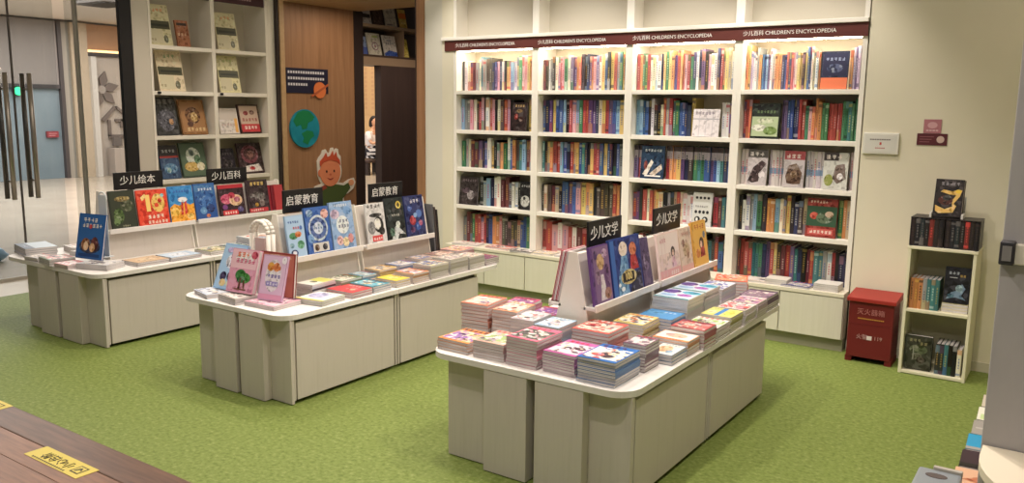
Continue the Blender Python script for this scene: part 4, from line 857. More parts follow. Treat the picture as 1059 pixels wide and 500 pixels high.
stack(-1.55, -2.56, .17, .18, 3, .0135, (222, 216, 206), [(190, 150, 120), (206, 206, 206)], f'pale brown book in the low pile on the inner side, {RT}', -.15, 66)
stack(-1.36, -2.62, .14, .16, 2, .016, (214, 210, 206), [(226, 222, 220), (176, 176, 180)], f'white booklet between the inner pile and the blue book, {RT}', .1, 67)
stack(-0.715, -2.55, .2, .24, 2, .0135, (110, 86, 66), [(206, 170, 130), (220, 190, 150)], f'brown-spined tan book at the edge below the green forest book, {RT}', .0, 68, art=[('r', .02, .02, .98, .98, (208, 178, 144)), ('e', .5, .5, .3, .3, (222, 196, 166)), ('g', .2, .8, 4, .1, (120, 90, 70))])
stack(-0.715, -2.29, .2, .25, 2, .0135, (70, 90, 110), [(190, 210, 226), (220, 230, 236)], f'pale blue dark-spined book at the edge below the number book, {RT}', .0, 69, art=[('r', .02, .02, .98, .98, (190, 210, 226)), ('e', .5, .5, .34, .3, (222, 230, 236)), ('g', .2, .8, 5, .1, (110, 140, 180))])
R2 = 'rear table far unit'
stack(-0.715, -1.99, .2, .2, 2, .0135, (120, 130, 80), [(222, 206, 150), (190, 214, 220)], f'olive-spined cream book at the edge by the joint, {R2}', .0, 70)
stack(-0.72, -1.79, .2, .17, 2, .0135, (50, 80, 84), [(160, 190, 190), (200, 210, 200)], f'dark teal-spined book at the edge, second along, {R2}', .0, 71)
stack(-0.735, -1.55, .25, .26, 5, .0135, (70, 150, 190), [(232, 226, 216), (226, 150, 110), (170, 180, 210)], f'turquoise-edged white book in the tall pile, {R2}', .0, 72, art=[('r', .02, .02, .98, .98, (230, 226, 218)), ('e', .55, .6, .26, .2, (226, 186, 160)), ('e', .3, .3, .16, .12, (226, 120, 96)), ('g', .3, .82, 4, .1, (110, 140, 190)), ('e', .75, .4, .16, .14, (170, 186, 214))])
stack(-0.735, -1.25, .25, .25, 6, .0135, (60, 110, 110), [(140, 190, 110), (190, 210, 150), (150, 160, 200)], f'green-covered book in the last pile, {R2}', .0, 73, art=[('r', .02, .02, .98, .98, (160, 196, 120)), ('e', .5, .5, .3, .3, (190, 214, 150)), ('g', .2, .8, 5, .1, (60, 110, 80))])
stack(-1.42, -1.6, .2, .26, 3, .0135, (190, 196, 206), [(222, 214, 200), (150, 170, 200)], f'pale grey book lying behind the racks, {R2}', .0, 74)

# ------------------------------------------------------------------ oak portal cut-outs
def disc_face(b, y, z, ry, rz, x, c, n=26, x0=None):
    pts = [(y + ry * math.cos(2 * PI * i / n), z + rz * math.sin(2 * PI * i / n)) for i in range(n)]
    b.prism(pts, 'x', x if x0 is None else x0, x + .0012, c)
XP = -2.2
e = tag(empty('wall_sign', (XP, .30, 1.855)), 'navy sign with white lines of characters on the oak panel', 'sign')
bx('sign_board', (0, .008, -.285, .285, -.125, .13), mat((32, 30, 52), .5), e)
b = MB(); rr = random.Random(4)
for rrow in range(3):
    y = -.265
    for i in range((15, 15, 8)[rrow]):
        b.box(.008, .0095, y, y + .022, .075 - rrow * .062, .075 - rrow * .062 + .026, mat((214, 210, 216), .6)); y += .0335
        if rr.random() < .0: y += .01
b.build('lettering', e)
b = MB(); 
pts = [(.16 + .085 * math.cos(2 * PI * i / 28), -.09 + .085 * math.sin(2 * PI * i / 28)) for i in range(28)]
b.prism(pts, 'x', .008, .016, mat((216, 118, 66), .5)); b.build('orange_planet', e)
b = MB(); b.prism([(.03, -.15), (.05, -.165), (.29, -.035), (.27, -.02)], 'x', .016, .019, mat((176, 90, 56), .5)); b.build('planet_ring', e)
e = tag(empty('wall_globe_cutout', (XP + .001, .236, 1.363)), 'round blue and green earth cut-out on the oak panel', 'wall decoration')
pts = [(.2 * math.cos(2 * PI * i / 36), .2 * math.sin(2 * PI * i / 36)) for i in range(36)]
b = MB(); b.prism(pts, 'x', 0, .02, noise_mat('painted_sea', [(20, 120, 140), (30, 136, 156)], 8, 2, .5)); b.build('sea_disc', e)
b = MB(); G_ = mat((26, 122, 74), .5)
b.prism([(-.16, .08), (-.12, .02), (-.06, .04), (-.04, -.01), (.02, .0), (.04, .06), (.1, .08), (.13, .12), (.06, .18), (-.02, .19), (-.1, .165)], 'x', .02, .022, G_); b.build('northern_land', e)
b = MB(); b.prism([(-.05, -.05), (-.02, -.1), (-.04, -.14), (.03, -.17), (.07, -.11), (.12, -.08), (.1, -.03), (.02, -.02)], 'x', .02, .022, G_); b.build('southern_land', e)
e = tag(empty('wall_child_cutout', (XP + .001, .577, 0.55)), 'cartoon cut-out of an orange-haired child in a green jumper on the oak panel', 'wall decoration')
def cut(name, pts, x0, x1, c, par=e):
    b = MB(); b.prism(pts, 'x', x0, x1, mat(c, .5)); return b.build(name, par)
E_ = lambda cy, cz, ry, rz, n=28: [(cy + ry * math.cos(2 * PI * i / n), cz + rz * math.sin(2 * PI * i / n)) for i in range(n)]
white = (226, 218, 206)
cut('outline_head', E_(0.0, .345, .175, .185), 0, .012, white)
cut('outline_hair', [(-.175, .36), (-.18, .46), (-.155, .5), (-.12, .53), (-.1, .575), (-.055, .585), (-.03, .55), (.0, .545), (.02, .595), (.055, .6), (.07, .565), (.1, .59), (.13, .58), (.135, .53), (.165, .5), (.17, .36)], .0002, .0122, white)
cut('outline_body', [(-.27, -.35), (-.27, .1), (-.22, .19), (-.1, .22), (.1, .22), (.2, .2), (.28, .235), (.36, .25), (.385, .2), (.35, .13), (.26, .08), (.2, .07), (.2, -.35)], .0001, .0121, white)
cut('jumper', [(-.25, -.35), (-.25, .09), (-.2, .165), (-.08, .195), (.1, .195), (.2, .175), (.27, .2), (.3, .14), (.2, .045), (.18, .03), (.18, -.35)], .0122, .016, (76, 92, 50))
cut('scarf', [(-.2, .165), (-.24, .1), (-.12, .14), (-.05, .165), (-.08, .2)], .016, .018, (150, 66, 52))
cut('hand', E_(.315, .2, .04, .035, 16), .0123, .0165, (226, 160, 120))
cut('face', E_(0.0, .335, .15, .155), .016, .02, (222, 136, 98))
cut('ear', E_(-.148, .33, .03, .04, 14), .0155, .0195, (214, 124, 90))
cut('hair', [(-.15, .4), (-.15, .46), (-.1, .5), (-.06, .55), (-.04, .5), (.0, .515), (.04, .57), (.05, .51), (.09, .555), (.1, .5), (.14, .46), (.15, .4), (.1, .445), (.0, .47), (-.1, .445)], .0202, .024, (196, 84, 56))
for s in (-1, 1): cut('eye', E_(-.0 + s * .055, .345, .011, .015, 12), .0202, .022, (50, 36, 34))
cut('nose', E_(.0, .31, .016, .012, 12), .0202, .022, (204, 104, 78))
cut('mouth', [(-.05, .275), (-.025, .255), (.0, .248), (.025, .255), (.05, .275), (.025, .268), (0, .262), (-.025, .268)], .0202, .022, (150, 50, 46))

# ------------------------------------------------------------------ shelf over the hall opening
e = tag(empty('bookcase', (-2.2, 1.57, 2.07)), 'dark bookcase over the opening in the passage wall', 'bookcase')
DK = mat((74, 58, 50), .5); DKL = mat((150, 126, 104), .5)
bx('lintel', (-.35, .0, -.44, 1.0, 0, .09), DKL, e); bx('shelf', (-.33, -.004, -.44, 1.0, .09, .115), DK, e); bx('shelf', (-.33, -.004, -.44, 1.0, .42, .455), DKL, e)
bx('back_panel', (-.35, -.33, -.44, 1.0, .09, 1.15), DK, e); bx('top_panel', (-.33, 0, -.44, 1.0, .82, .85), DK, e)
bx('side_panel', (-.33, -.01, -.455, -.44, 0, 1.15), DK, e); bx('side_panel', (-.33, -.01, .25, .262, .115, .42), DKL, e)
hb = [
 (1.2, 2.186, .11, .2, (150, 160, 196), 'blue-grey book on the lower passage shelf beside the dark post', [('r', 0, 0, 1, .4, (80, 96, 160)), ('g', .1, .7, 3, .2, (60, 60, 80))]),
 (1.385, 2.186, .21, .25, (206, 198, 184), 'white book with a round red and grey badge on the lower passage shelf', [('e', .55, .4, .26, .2, (160, 130, 140)), ('e', .55, .4, .18, .14, (222, 216, 206)), ('e', .55, .4, .08, .07, (170, 120, 130)), ('r', .4, .8, .85, .9, (160, 170, 110))]),
 (1.645, 2.186, .22, .24, (200, 196, 190), 'white book with a blue wave on the lower passage shelf', [('p', [(0, 0), (0, .1), (.4, .28), (1, .2), (1, 0)], (70, 90, 160)), ('g', .2, .55, 4, .13, (110, 110, 120)), ('e', .5, .75, .2, .06, (150, 150, 150))]),
 (1.905, 2.186, .11, .22, (206, 190, 90), 'yellow book on the lower passage shelf', [('p', [(0, 0), (.4, .9), (.6, .9), (1, 0)], (226, 206, 110))]),
 (1.23, 2.526, .19, .22, (196, 190, 176), 'white book on the upper passage shelf beside the dark post', [('r', .05, .3, .95, .5, (60, 56, 56)), ('g', .2, .7, 3, .15, (130, 120, 110))]),
 (1.44, 2.526, .16, .22, (84, 72, 64), 'dark brown book on the upper passage shelf', [('g', .2, .7, 3, .15, (120, 104, 90))]),
 (1.655, 2.526, .19, .22, (200, 194, 184), 'pale book with grey writing on the upper passage shelf', [('g', .15, .7, 4, .13, (130, 126, 124)), ('g', .15, .4, 5, .1, (150, 146, 144)), ('r', .1, .05, .6, .12, (120, 110, 110))]),
 (1.87, 2.526, .12, .22, (214, 176, 90), 'orange and yellow book on the upper passage shelf', [('r', 0, .5, 1, .8, (214, 120, 50)), ('g', .2, .2, 3, .18, (250, 230, 160))]),
]
for yc, z, w, h, c, lab, art in hb: face_x('picture_book', yc, z, -2.245, w, h, .014, c, lab, art, .22)

# ------------------------------------------------------------------ the reader far away in the hall
def skin(name, verts, edges, radii, material, parent=None, root=0, sub=1):
    me = bpy.data.meshes.new(name); me.from_pydata(verts, edges, []); me.materials.append(material)
    o = bpy.data.objects.new(name, me); COL.objects.link(o)
    if parent is not None: o.parent = parent
    o.modifiers.new('skin', 'SKIN')
    if not me.skin_vertices:
        bpy.context.view_layer.objects.active = o
    sv = me.skin_vertices[0].data
    for i, rad in enumerate(radii):
        sv[i].radius = (rad, rad) if not isinstance(rad, tuple) else rad
        sv[i].use_root = i == root
    s = o.modifiers.new('sub', 'SUBSURF'); s.levels = sub; s.render_levels = sub
    return o
PB = (-9.52, 8.82)
def person():
    e = tag(empty('person', (PB[0], PB[1], 0.0), (0, 0, math.radians(100))), 'dark-haired person in a white top and striped trousers, seated reading beyond the passage', 'person')
    SK = mat((214, 164, 134), .6)
    V = [(0, .05, .52), (0, .03, .7), (0, -.01, .9), (0, -.03, 1.02), (0, -.05, 1.1), (0, -.07, 1.16)]
    Ed = [(0, 1), (1, 2), (2, 3), (3, 4), (4, 5)]
    Rr = [.14, .125, (.15, .11), .07, .045, .05]
    def add(p, r_, link):
        V.append(p); Rr.append(r_); Ed.append((link, len(V) - 1)); return len(V) - 1
    for s in (-1, 1):
        h = add((s * .09, .0, .52), .085, 0); kn = add((s * .11, -.42, .53), .06, h); an = add((s * .1, -.40, .1), .04, kn); add((s * .1, -.52, .05), .035, an)
        sh = add((s * .18, -.02, .98), .055, 2); el = add((s * .22, -.12, .74), .042, sh); wr = add((s * .1, -.33, .76), .028, el); pa = add((s * .07, -.4, .78), .03, wr)
        for q in range(4):
            f = add((s * .07 + s * (q - 1.5) * .017, -.44, .80 + .004 * q), .008, pa); add((s * .05 + s * (q - 1.5) * .015, -.47 + .004 * q, .805), .007, f)
        th = add((s * .1, -.41, .81), .009, pa); add((s * .085, -.44, .825), .008, th)
    skin('body', V, Ed, Rr, SK, e)
    hd = skin('head', [(0, -.07, 1.14), (0, -.085, 1.2), (0, -.095, 1.27), (0, -.08, 1.34)], [(0, 1), (1, 2), (2, 3)], [.05, (.07, .085), (.078, .095), .06], SK, e)
    b = MB(); b.prism([(-.012, 1.21), (.012, 1.21), (.0, 1.26)], 'y', -.2, -.16, SK); b.build('nose', e)
    for s in (-1, 1):
        b = MB(); b.tube((s * .03, -.185, 1.26), (s * .03, -.192, 1.26), .009, BLACK, 8); b.build('eye', e)
        b = MB(); b.tube((s * .075, -.08, 1.24), (s * .088, -.075, 1.24), .022, SK, 8); b.build('ear', e)
    b = MB(); b.box(-.022, .022, -.19, -.18, 1.185, 1.193, mat((170, 90, 84), .5)); b.build('mouth', e)
    skin('hair', [(0, -.12, 1.345), (0, -.05, 1.33), (0, .0, 1.24), (0, .02, 1.1)], [(0, 1), (1, 2), (2, 3)], [.06, .088, .075, .05], mat((30, 25, 26), .5), e)
    SHIRT = mat((228, 224, 226), .8)
    v = [(0, .04, .56), (0, .02, .74), (0, -.01, .9), (0, -.02, 1.0)]; ed = [(0, 1), (1, 2), (2, 3)]; rr_ = [.155, .145, (.17, .13), .075]
    for s in (-1, 1):
        v += [(s * .19, -.02, .97), (s * .22, -.1, .79)]; rr_ += [.07, .062]; ed += [(2, len(v) - 2), (len(v) - 2, len(v) - 1)]
    skin('shirt', v, ed, rr_, SHIRT, e)
    m, nt, bs = node_mat('striped_cloth', .8)
    tc = nt.nodes.new('ShaderNodeTexCoord'); wv = nt.nodes.new('ShaderNodeTexWave'); wv.inputs['Scale'].default_value = 5; rp = nt.nodes.new('ShaderNodeValToRGB')
    rp.color_ramp.elements[0].color = lin((40, 38, 48)); rp.color_ramp.elements[1].color = lin((220, 216, 214)); rp.color_ramp.elements[0].position = .5; rp.color_ramp.elements[1].position = .6
    nt.links.new(tc.outputs['Object'], wv.inputs['Vector']); nt.links.new(wv.outputs['Fac'], rp.inputs['Fac']); nt.links.new(rp.outputs['Color'], bs.inputs['Base Color'])
    v = [(0, .05, .53)]; ed = []; rr_ = [.15]
    for s in (-1, 1):
        n = len(v); v += [(s * .09, .0, .53), (s * .11, -.42, .54), (s * .1, -.405, .16)]; rr_ += [.1, .078, .06]; ed += [(0, n), (n, n + 1), (n + 1, n + 2)]
    skin('trousers', v, ed, rr_, m, e)
    for s in (-1, 1): bx('shoe', (s * .1 - .04, s * .1 + .04, -.56, -.34, .0, .08), mat((226, 224, 222), .5), e, .02)
    return e
person()
th = math.radians(100)
def pw(x, y, z): return (PB[0] + x * math.cos(th) - y * math.sin(th), PB[1] + x * math.sin(th) + y * math.cos(th), z)
o = book('picture_book', .22, .26, .02, mat((190, 170, 176), .5), 'open-faced pale book held by the seated reader', 'book', None, pw(0, -.46, .845), (.5, 0, th), [('e', .5, .5, .3, .2, (90, 80, 110))])
e = tag(empty('bench', (PB[0], PB[1], 0), (0, 0, th)), 'dark low bench under the seated reader beyond the passage', 'bench')
bx('seat', (-.5, .5, -.24, .3, .29, .36), mat((62, 46, 42), .6), e, .02)
for sx in (-.42, .42): bx('leg', (sx - .05, sx + .05, -.2, .26, 0, .29), mat((46, 36, 34), .6), e)
e = tag(empty('wall_writing', (-12.15, 11.49, 1.9)), 'faint column of reddish writing on the beige hall wall', 'wall writing')
b = MB(); rr = random.Random(8)
for cidx in range(2):
    for i in range(12):
        b.box(-.2 + cidx * .26, -.1 + cidx * .26, -.006, 0, .95 - i * .12, .95 - i * .12 + .07, mat((192, 156, 122), .6))
b.build('strokes', e)
bx('backing', (-.32, .36, -.0, .008, -.55, 1.1), mat((200, 168, 128), .7), e)

# ------------------------------------------------------------------ right wall: notices, fire box, small shelf
e = tag(empty('wall_notice', (3.525, 0, 1.4)), 'white framed notice on the cream wall beside the bookcase', 'sign')
bx('frame', (-.108, .108, -.018, -.001, -.068, .068), mat((222, 220, 210), .4), e, .004); bx('sheet', (-.094, .094, -.0195, -.018, -.055, .055), mat((212, 210, 202), .5), e)
b = MB()
for i in range(9): b.box(-.065 + i * .014, -.054 + i * .014, -.0205, -.0195, .022, .029, mat((120, 112, 110), .6))
b.box(-.006, .006, -.0205, -.0195, -.008, .008, mat((190, 70, 70), .6))
for i in range(5): b.box(-.03 + i * .012, -.021 + i * .012, -.0205, -.0195, -.032, -.026, mat((190, 110, 110), .6))
b.build('lettering', e)
e = tag(empty('wall_pink_notice', (3.817, 0, 1.517)), 'small pink square sticker with a white crest on the cream wall', 'sticker')
bx('sheet', (-.05, .05, -.004, -.001, -.044, .042), mat((176, 116, 124), .5), e)
b = MB(); b.prism([(.028 * math.cos(2 * PI * i / 18), .006 + .02 * math.sin(2 * PI * i / 18)) for i in range(18)], 'y', -.0052, -.004, mat((206, 160, 166), .5))
for i in range(4): b.box(-.034 + i * .018, -.02 + i * .018, -.0052, -.004, -.032, -.022, mat((214, 176, 180), .5))
b.build('crest', e)
e = tag(empty('wall_maroon_notice', (3.82, 0, 1.435)), 'maroon sticker strip with a pale mark under the pink square', 'sticker')
bx('sheet', (-.086, .086, -.004, -.001, -.037, .036), mat((92, 40, 48), .5), e)
b = MB(); b.prism([(.048 + .022 * math.cos(2 * PI * i / 16), .022 * math.sin(2 * PI * i / 16)) for i in range(16)], 'y', -.0052, -.004, mat((206, 180, 170), .5))
for q in range(3): b.box(-.07, .01 - q * .012, -.0052, -.004, .014 - q * .016, .018 - q * .016, mat((150, 96, 100), .5))
b.build('mark', e)
# fire extinguisher box
RED = mat((104, 27, 27), .5); REDL = mat((150, 42, 36), .45)
e = tag(empty('fire_extinguisher_box', (3.595, -.25, 0)), 'red fire extinguisher box standing on the floor beside the bookcase', 'fire extinguisher box')
b = MB(); b.box(-.135, .135, .0, .2, .035, .40, RED); b.build('cabinet_body', e, .003)
b = MB(); b.prism([(-.006, .035), (-.006, .40), (.0, .40), (.0, .035)], 'x', -.133, .133, RED); b.build('front_door', e, .001)
b = MB(); b.prism([(-.022, .40), (.21, .40), (.21, .448), (-.022, .425)], 'x', -.147, .147, REDL); b.build('lid', e, .003)
for s in (-1, 1): bx('foot', (s * .12 - .02, s * .12 + .02, 0, .19, 0, .036), RED, e)
bx('seam', (-.132, .132, -.0072, -.006, .252, .256), mat((96, 18, 22), .5), e)
text('lettering', e, '灭火器箱', .042, (.0, -.0075, .335), (PI / 2, 0, 0), mat((176, 112, 108), .5))
b = MB()
for i in range(15): b.box(-.075 + i * .0105, -.067 + i * .0105, -.0085, -.007, .288, .295, mat((190, 140, 60), .5))
b.build('small_print', e)
text('lettering', e, '火警    119', .034, (.0, -.0075, .17), (PI / 2, 0, 0), mat((178, 140, 136), .5))
b = MB(); b.box(-.014, .016, -.0085, -.007, .156, .182, mat((220, 210, 206), .5)); b.build('telephone_mark', e)
# small white shelf
SX = 3.975
e = tag(empty('small_shelf', (SX, -.33, 0), (0, 0, 0.0)), 'small white open shelf unit standing against the cream wall', 'shelf unit')
SHW = mat((222, 217, 190), .5)
bx('side_panel', (-.185, -.167, 0, .3, 0, .8), SHW, e, .002); bx('side_panel', (.167, .185, 0, .3, 0, .8), SHW, e, .002)
bx('back_panel', (-.167, .167, .285, .3, 0, .8), mat((204, 198, 170), .6), e)
bx('top', (-.19, .19, -.004, .3, .783, .8), SHW, e, .002)
for z in (.022, .412): bx('shelf', (-.167, .167, 0.0, .285, z - .018, z), SHW, e, .002)
# dark boxed set on top
for side in range(2):
    bxo = tag(empty('book_box', (SX - .095 + side * .19, -.31, .8006)), ['black slipcase on the small shelf, half nearer the red box', 'black slipcase on the small shelf, half away from the red box'][side], 'slipcase', 'black slipcases on the small shelf')
    KB = mat((36, 30, 32), .4)
    b = MB(); b.box(-.092, .092, .004, .2, 0, .004, KB); b.box(-.092, .092, .004, .2, .171, .175, KB); b.box(-.092, -.089, .004, .2, .004, .171, KB); b.box(.089, .092, .004, .2, .004, .171, KB); b.box(-.089, .089, .196, .2, .004, .171, KB)
    b.build('case', bxo)
    for i in range(7):
        c = [(44, 36, 38), (34, 34, 40), (40, 48, 52), (38, 32, 34), (120, 50, 46), (46, 38, 38), (34, 32, 36)][i]
        x = SX - .095 + side * .19 - .0885 + i * .0253
        o = shelf_book('k', x, -.303, .8055, .0245, .162, .18, random.Random(70 + i + 9 * side), f'{["charcoal", "black", "slate", "soot-black", "red-brown", "umber", "jet-black"][i]} spine, {ORD[i + 1]} in the slipcase ' + ['nearer the red box' , 'away from the red box'][side], 'spines in the black slipcases')
        o.data.materials[0] = mat(c, .45)
        if i == 4:
            for pi in range(1, len(o.data.materials)): o.data.materials[pi] = mat((196, 70, 66), .5)
        else:
            for pi in range(1, len(o.data.materials)): o.data.materials[pi] = mat((96, 92, 92) if i in (1, 2, 3) else (56, 46, 46), .5)
def face_y(w, h, t, base, xc, y, z, tilt, label, art, rz=0.0):
    o = book('picture_book', w, h, t, mat(base, .35), label, 'book', None, (0, 0, 0), (0, 0, 0), art, .002)
    o.matrix_world = Matrix.Translation((xc, y, z + t / 2 * math.sin(tilt) + .0006)) @ Matrix.Rotation(rz, 4, 'Z') @ Matrix.Rotation(-tilt, 4, 'X')
    return o
face_y(.155, .225, .045, (46, 34, 34), 3.972, -.235, .977, .17, 'thick black book with a gold swirl, standing on top of the slipcases', [('p', [(.08, .14), (.2, .08), (.7, .12), (.8, .3), (.7, .36), (.88, .55), (.95, .72), (.8, .74), (.62, .68), (.3, .72), (.2, .66), (.5, .6), (.75, .58), (.62, .42), (.66, .28), (.4, .2), (.18, .26), (.06, .3)], (226, 190, 110)), ('e', .4, .44, .26, .13, (84, 44, 36)), ('e', .45, .5, .16, .07, (60, 56, 60)), ('e', .82, .68, .1, .05, (236, 200, 70)), ('g', .2, .84, 3, .12, (150, 144, 150)), ('g', .58, .84, 2, .12, (150, 144, 150)), ('g', .3, .94, 5, .05, (120, 110, 110))], -.05)
e = tag(empty('book_stand', (3.972, -.2, .9765)), 'clear acrylic stand under the gold swirl book', 'book stand')
for s in (-1, 1): bx('arm', (s * .085 - .006, s * .085 + .006, -.08, .03, 0.0, .03), mat((214, 212, 206), .2), e, .002)
bx('back_plate', (-.085, .085, .068, .074, 0, .12), mat((206, 204, 196), .2), e)
# middle shelf
for i in range(7):
    c = 'qooktttk'[i]
    shelf_book('oooatttk'[i], SX - .16 + i * .0232, -.30, .4126, .0225, .19, .16, random.Random(90 + i), f'{["brick-orange", "rust-orange", "orange", "grey", "teal", "dark teal", "sea-green"][i]} spine, {ORD[i + 1]} on the middle of the small shelf', 'spines on the small shelf')
for i in range(3):
    flat('paperback', SX + .09, -.215, .4126 + i * .0186, .14, .16, .018, (214, 206, 160), 0, f'{["lowest", "middle", "topmost"][i]} cream book lying under the blue dragon book on the small shelf', None, 'cream books on the small shelf')
face_y(.135, .215, .03, (34, 34, 42), SX + .09, -.275, .4692, .1, 'black book with a pale blue dragon shape on the small shelf', [('p', [(.1, .1), (.3, .3), (.55, .36), (.7, .55), (.85, .42), (.7, .22), (.9, .1), (.5, .16)], (120, 150, 170)), ('e', .6, .42, .14, .1, (170, 196, 206)), ('e', .3, .2, .14, .06, (90, 120, 140)), ('g', .15, .8, 3, .12, (170, 176, 186)), ('g', .6, .74, 2, .1, (190, 160, 90)), ('r', .2, .7, .5, .72, (200, 200, 206))])
# bottom shelf
face_y(.15, .215, .045, (62, 64, 52), SX - .085, -.27, .0226, .03, 'olive-black boxed book with pale scribbles on the bottom of the small shelf', [('e', .5, .6, .34, .14, (92, 96, 78)), ('e', .45, .4, .2, .1, (110, 108, 92)), ('g', .15, .82, 3, .12, (150, 146, 110)), ('g', .55, .74, 2, .12, (150, 140, 100)), ('e', .6, .3, .16, .1, (80, 78, 66)), ('r', .3, .3, .34, .62, (150, 150, 140))])
for i in range(5):
    shelf_book('kktkk'[i], SX + .012 + i * .0232, -.30, .0226, .0225, .19, .16, random.Random(110 + i), f'{["soot-black", "charcoal", "dark teal", "grey-black", "jet"][i]} spine, {ORD[i + 1]} on the bottom of the small shelf', 'spines on the bottom of the small shelf')
shelf_book('c', SX + .13, -.30, .0226, .024, .17, .16, random.Random(120), 'cream spine at the end of the bottom row, small shelf', 'spines on the bottom of the small shelf')

# ------------------------------------------------------------------ right foreground: side counter, grey panel and books
GREY = noise_mat('grey_laminate', [(176, 172, 172), (184, 180, 180)], 3, 3, .5, (4, 4, 1))
e = tag(empty('side_panel_stand', (4.47, -3.2, 0)), 'tall grey panel standing beside the counter at the picture edge', 'panel')
bx('panel', (0.0, 0.9, -.03, 0.0, 0, 2.3), GREY, e, .003)
bx('price_rail', (.03, .7, -.055, -.03, 1.2, 1.256), CREAM, e, .004)
r_ = bx('rail_cap', (-.003, .034, -.062, -.028, 1.198, 1.262), mat((60, 58, 62), .4), e, .004)
bx('label_plate', (.004, .026, -.066, -.062, 1.21, 1.25), mat((140, 136, 134), .4), e)
e = tag(empty('counter', (4.9, -3.55, 0)), 'cream counter with a rounded front corner before the grey panel', 'counter')
b = MB(); b.prism([(px - 4.9, py + 3.55) for px, py in rrect(4.475, 5.6, -3.66, -3.235, .34, .02, .001, .001, 12)], 'z', .655, .68, mat((232, 222, 200), .4)); b.build('counter_top', e, .006)
b = MB(); b.prism([(px - 4.9, py + 3.55) for px, py in rrect(4.495, 5.58, -3.64, -3.24, .32, .02, .001, .001, 12)], 'z', .0, .655, mat((206, 200, 140), .4)); b.build('counter_body', e)  # yellow-green reflection painted into the body colour
e = tag(empty('book_ledge', (4.55, -2.6, 0)), 'low white book ledge running behind the grey panel', 'display shelf')
bx('ledge_top', (-.155, .4, -.5, .45, .44, .468), WHITE, e, .004); bx('ledge_body', (-.12, .4, -.47, .42, 0, .44), LAM, e)
lb2 = [(-2.16, (196, 186, 170), 'tan magazine at the far end of the low white ledge', [('e', .5, .5, .3, .3, (120, 110, 90))]),
       (-2.33, (222, 222, 206), 'white and pale green magazine on the low white ledge', [('r', .05, .05, .95, .45, (190, 210, 150)), ('e', .4, .7, .2, .12, (206, 190, 190)), ('g', .2, .86, 4, .1, (120, 120, 110))]),
       (-2.5, (150, 146, 140), 'grey magazine on the low white ledge behind the blue one', [('r', .05, .4, .95, .5, (180, 176, 170))]),
       (-2.66, (40, 146, 190), 'turquoise magazine with a white splash on the low white ledge', [('p', [(.3, .3), (.5, .5), (.45, .75), (.7, .5), (.9, .45), (.65, .3)], (232, 236, 236)), ('r', 0, 0, 1, .16, (160, 156, 150))]),
       (-2.83, (54, 36, 48), 'dark plum magazine with a pale face shape on the low white ledge', [('e', .6, .6, .3, .16, (206, 190, 180)), ('r', 0, 0, 1, .22, (24, 20, 24)), ('e', .5, .5, .14, .08, (120, 80, 80)), ('r', .5, .8, 1, .95, (222, 214, 206))]),
       (-3.0, (214, 170, 140), 'peach magazine with a brown hand shape on the low white ledge', [('p', [(.1, .4), (.3, .62), (.6, .66), (.8, .5), (.6, .36), (.3, .3)], (186, 116, 84))])]
for i, (yc, c, lab, art) in enumerate(lb2):
    flat('paperback', 4.495, yc, .4686, .21, .155, .012, c, .04, lab, art)
e = tag(empty('grey_tray', (4.38, -3.17, 0.05)), 'grey-blue metal tray with a dark oval hole at the bottom picture edge', 'tray')
bx('tray_body', (-.075, .044, -.2, .055, .30, .48), mat((150, 158, 166), .35, .3), e, .008); bx('tray_rim', (-.035, .044, .045, .062, .47, .49), mat((176, 170, 160), .4), e, .003)
b = MB(); b.prism([(-.02 + .03 * math.cos(2 * PI * i / 20), .0 + .018 * math.sin(2 * PI * i / 20)) for i in range(20)], 'z', .48, .4815, mat((86, 76, 74), .6)); b.build('oval_hole', e)
b = MB(); b.tube((.0, -.07, -.05), (.0, -.07, .30), .02, STEEL, 12); b.tube((.0, -.07, -.05), (.0, -.07, -.038), .07, STEEL, 16); b.build('tray_stand', e)

# ------------------------------------------------------------------ step stickers on the platform
YEL = mat((206, 188, 88), .5); INK = mat((60, 54, 40), .6)
def sticker(cx, cy, rz, label):
    e = tag(empty('step_sticker', (cx, cy, .1004), (0, 0, rz)), label, 'sticker', 'step warning stickers')
    bx('sheet', (-.21, .21, -.05, .05, 0, .0012), YEL, e)
    b = MB(); 
    b.box(.115, .175, -.026, .03, .0012, .0018, INK); b.box(.122, .168, -.02, .024, .0018, .0022, YEL)
    b.prism([(.128, -.014), (.138, -.014), (.15, .006), (.16, -.006), (.164, .0), (.148, .018), (.136, .012)], 'z', .0022, .0026, INK)
    b.build('step_symbol', e)
    text('lettering', e, '小心台阶', .056, (-.02, .003, .0016), (0, 0, PI), INK)
    b = MB()
    for i in range(16): b.box(-.16 + i * .0165, -.15 + i * .0165, -.043, -.034, .0012, .0018, INK)
    b.build('small_print', e)
sticker(1.19, -4.152, 0.0, 'yellow step warning sticker fully seen on the timber platform')
sticker(0.13, -3.998, 0.0, 'yellow step warning sticker cut by the picture edge, on the dark nosing board')

# ------------------------------------------------------------------ lights
def spot(x, y, z, w, size=1.9, c=(1.0, .89, .72), rad=.05, tx=0.0, ty=0.0, blend=.6):
    l = bpy.data.lights.new('downlight_or_fill', 'SPOT'); l.energy = w; l.spot_size = size; l.spot_blend = blend; l.color = c; l.shadow_soft_size = rad
    o = bpy.data.objects.new('downlight_or_fill', l); COL.objects.link(o); o.location = (x, y, z)
    d = Vector((tx, ty, -1)); o.rotation_euler = d.to_track_quat('-Z', 'Y').to_euler()
def area(name, x, y, z, sx, sy, w, c=(1, .93, .82), rot=(0, 0, 0)):
    l = bpy.data.lights.new(name, 'AREA'); l.shape = 'RECTANGLE'; l.size = sx; l.size_y = sy; l.energy = w; l.color = c
    o = bpy.data.objects.new(name, l); COL.objects.link(o); o.location = (x, y, z); o.rotation_euler = rot
WARM = (1.0, .878, .79)
WHT = (1.0, .92, .85)
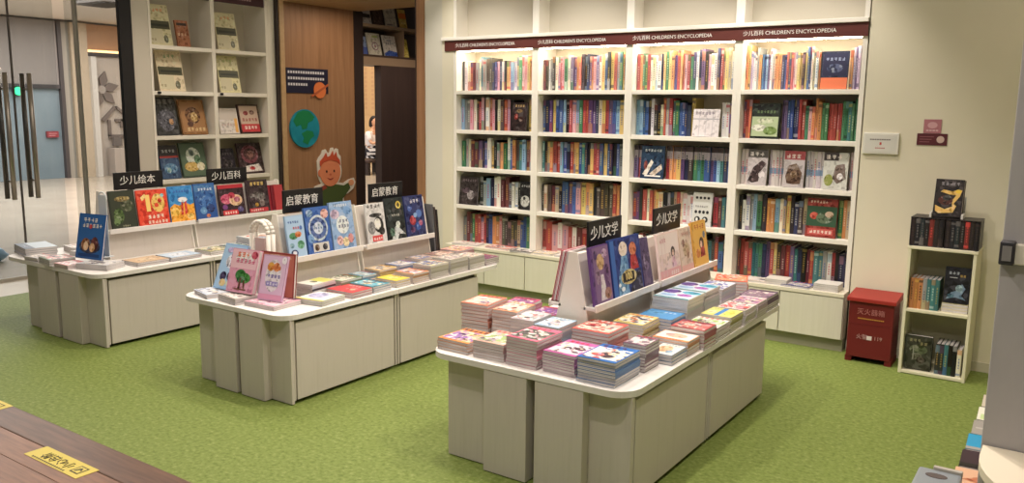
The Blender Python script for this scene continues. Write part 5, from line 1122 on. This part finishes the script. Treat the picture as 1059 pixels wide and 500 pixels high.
for x, y, w in ((-1.0, -3.85, 44), (0.9, -3.85, 48), (2.9, -4.05, 92),
                (-1.1, -1.7, 60), (0.9, -1.7, 66), (2.85, -1.9, 108),
                (0.05, -2.4, 95), (1.9, -2.4, 105), (3.95, -2.6, 125)):
    spot(x, y, 3.2, w, 2.0, WARM, .03)
for x in (0.3, 1.25, 2.15, 2.95): spot(x, -.8, 3.2, 72, 1.35, WHT, .04, 0, .32)
spot(5.1, -.5, 3.22, 40, 2.0, (1, .84, .66), .05, .05, .5, 1.0)
spot(4.3, -4.9, 3.2, 60, 1.6, (1, .92, .86), .04, .1, .55)  # extra spot added to brighten the near face of the grey panel
area('ceiling_fill', 1.2, -2.6, 3.22, 6.0, 4.5, 52, (1, .93, .88))  # broad soft fill added under the ceiling, not a fixture
spot(-1.3, -.8, 3.2, 34, 1.7, WARM)
area('passage_fill', -1.3, .55, 2.62, 1.2, .7, 13, (1, .84, .66))  # fill added under the soffit to lighten the oak panel
spot(-1.2, 1.7, 3.1, 60, 2.0, (1, .84, .66))
area('mall_light', -9, 1.5, 3.3, 7, 7, 760, (1, .94, .9))
area('hall_light', -9.5, 8.5, 4.15, 6, 5, 420, (1, .86, .68))
w = bpy.data.worlds.new('room_air'); SC.world = w; w.use_nodes = True
w.node_tree.nodes['Background'].inputs['Color'].default_value = (1.0, .95, .88, 1); w.node_tree.nodes['Background'].inputs['Strength'].default_value = .15

# ------------------------------------------------------------------ camera
cd = bpy.data.cameras.new('camera'); cam = bpy.data.objects.new('camera', cd); COL.objects.link(cam)
f_, yaw, pitch, roll = 863.2069, -.602, -.1587, .0112
cd.sensor_fit = 'HORIZONTAL'; cd.sensor_width = 36.0; cd.lens = 36.0 * f_ / 1059.0
fw = Vector((math.sin(yaw) * math.cos(pitch), math.cos(yaw) * math.cos(pitch), math.sin(pitch)))
rt = Vector((math.cos(yaw), -math.sin(yaw), 0)); up = rt.cross(fw)
c_, s_ = math.cos(roll), math.sin(roll)
R2_, U2_ = c_ * rt + s_ * up, -s_ * rt + c_ * up
cam.matrix_world = Matrix(((R2_.x, U2_.x, -fw.x, 4.6408), (R2_.y, U2_.y, -fw.y, -5.825), (R2_.z, U2_.z, -fw.z, 1.6), (0, 0, 0, 1)))
cd.clip_start = .05; cd.clip_end = 200
SC.camera = cam
SC.view_settings.view_transform = 'Standard'; SC.view_settings.look = 'None'; SC.view_settings.exposure = 0.08; SC.view_settings.gamma = 1.0
SC.view_settings.use_curve_mapping = False
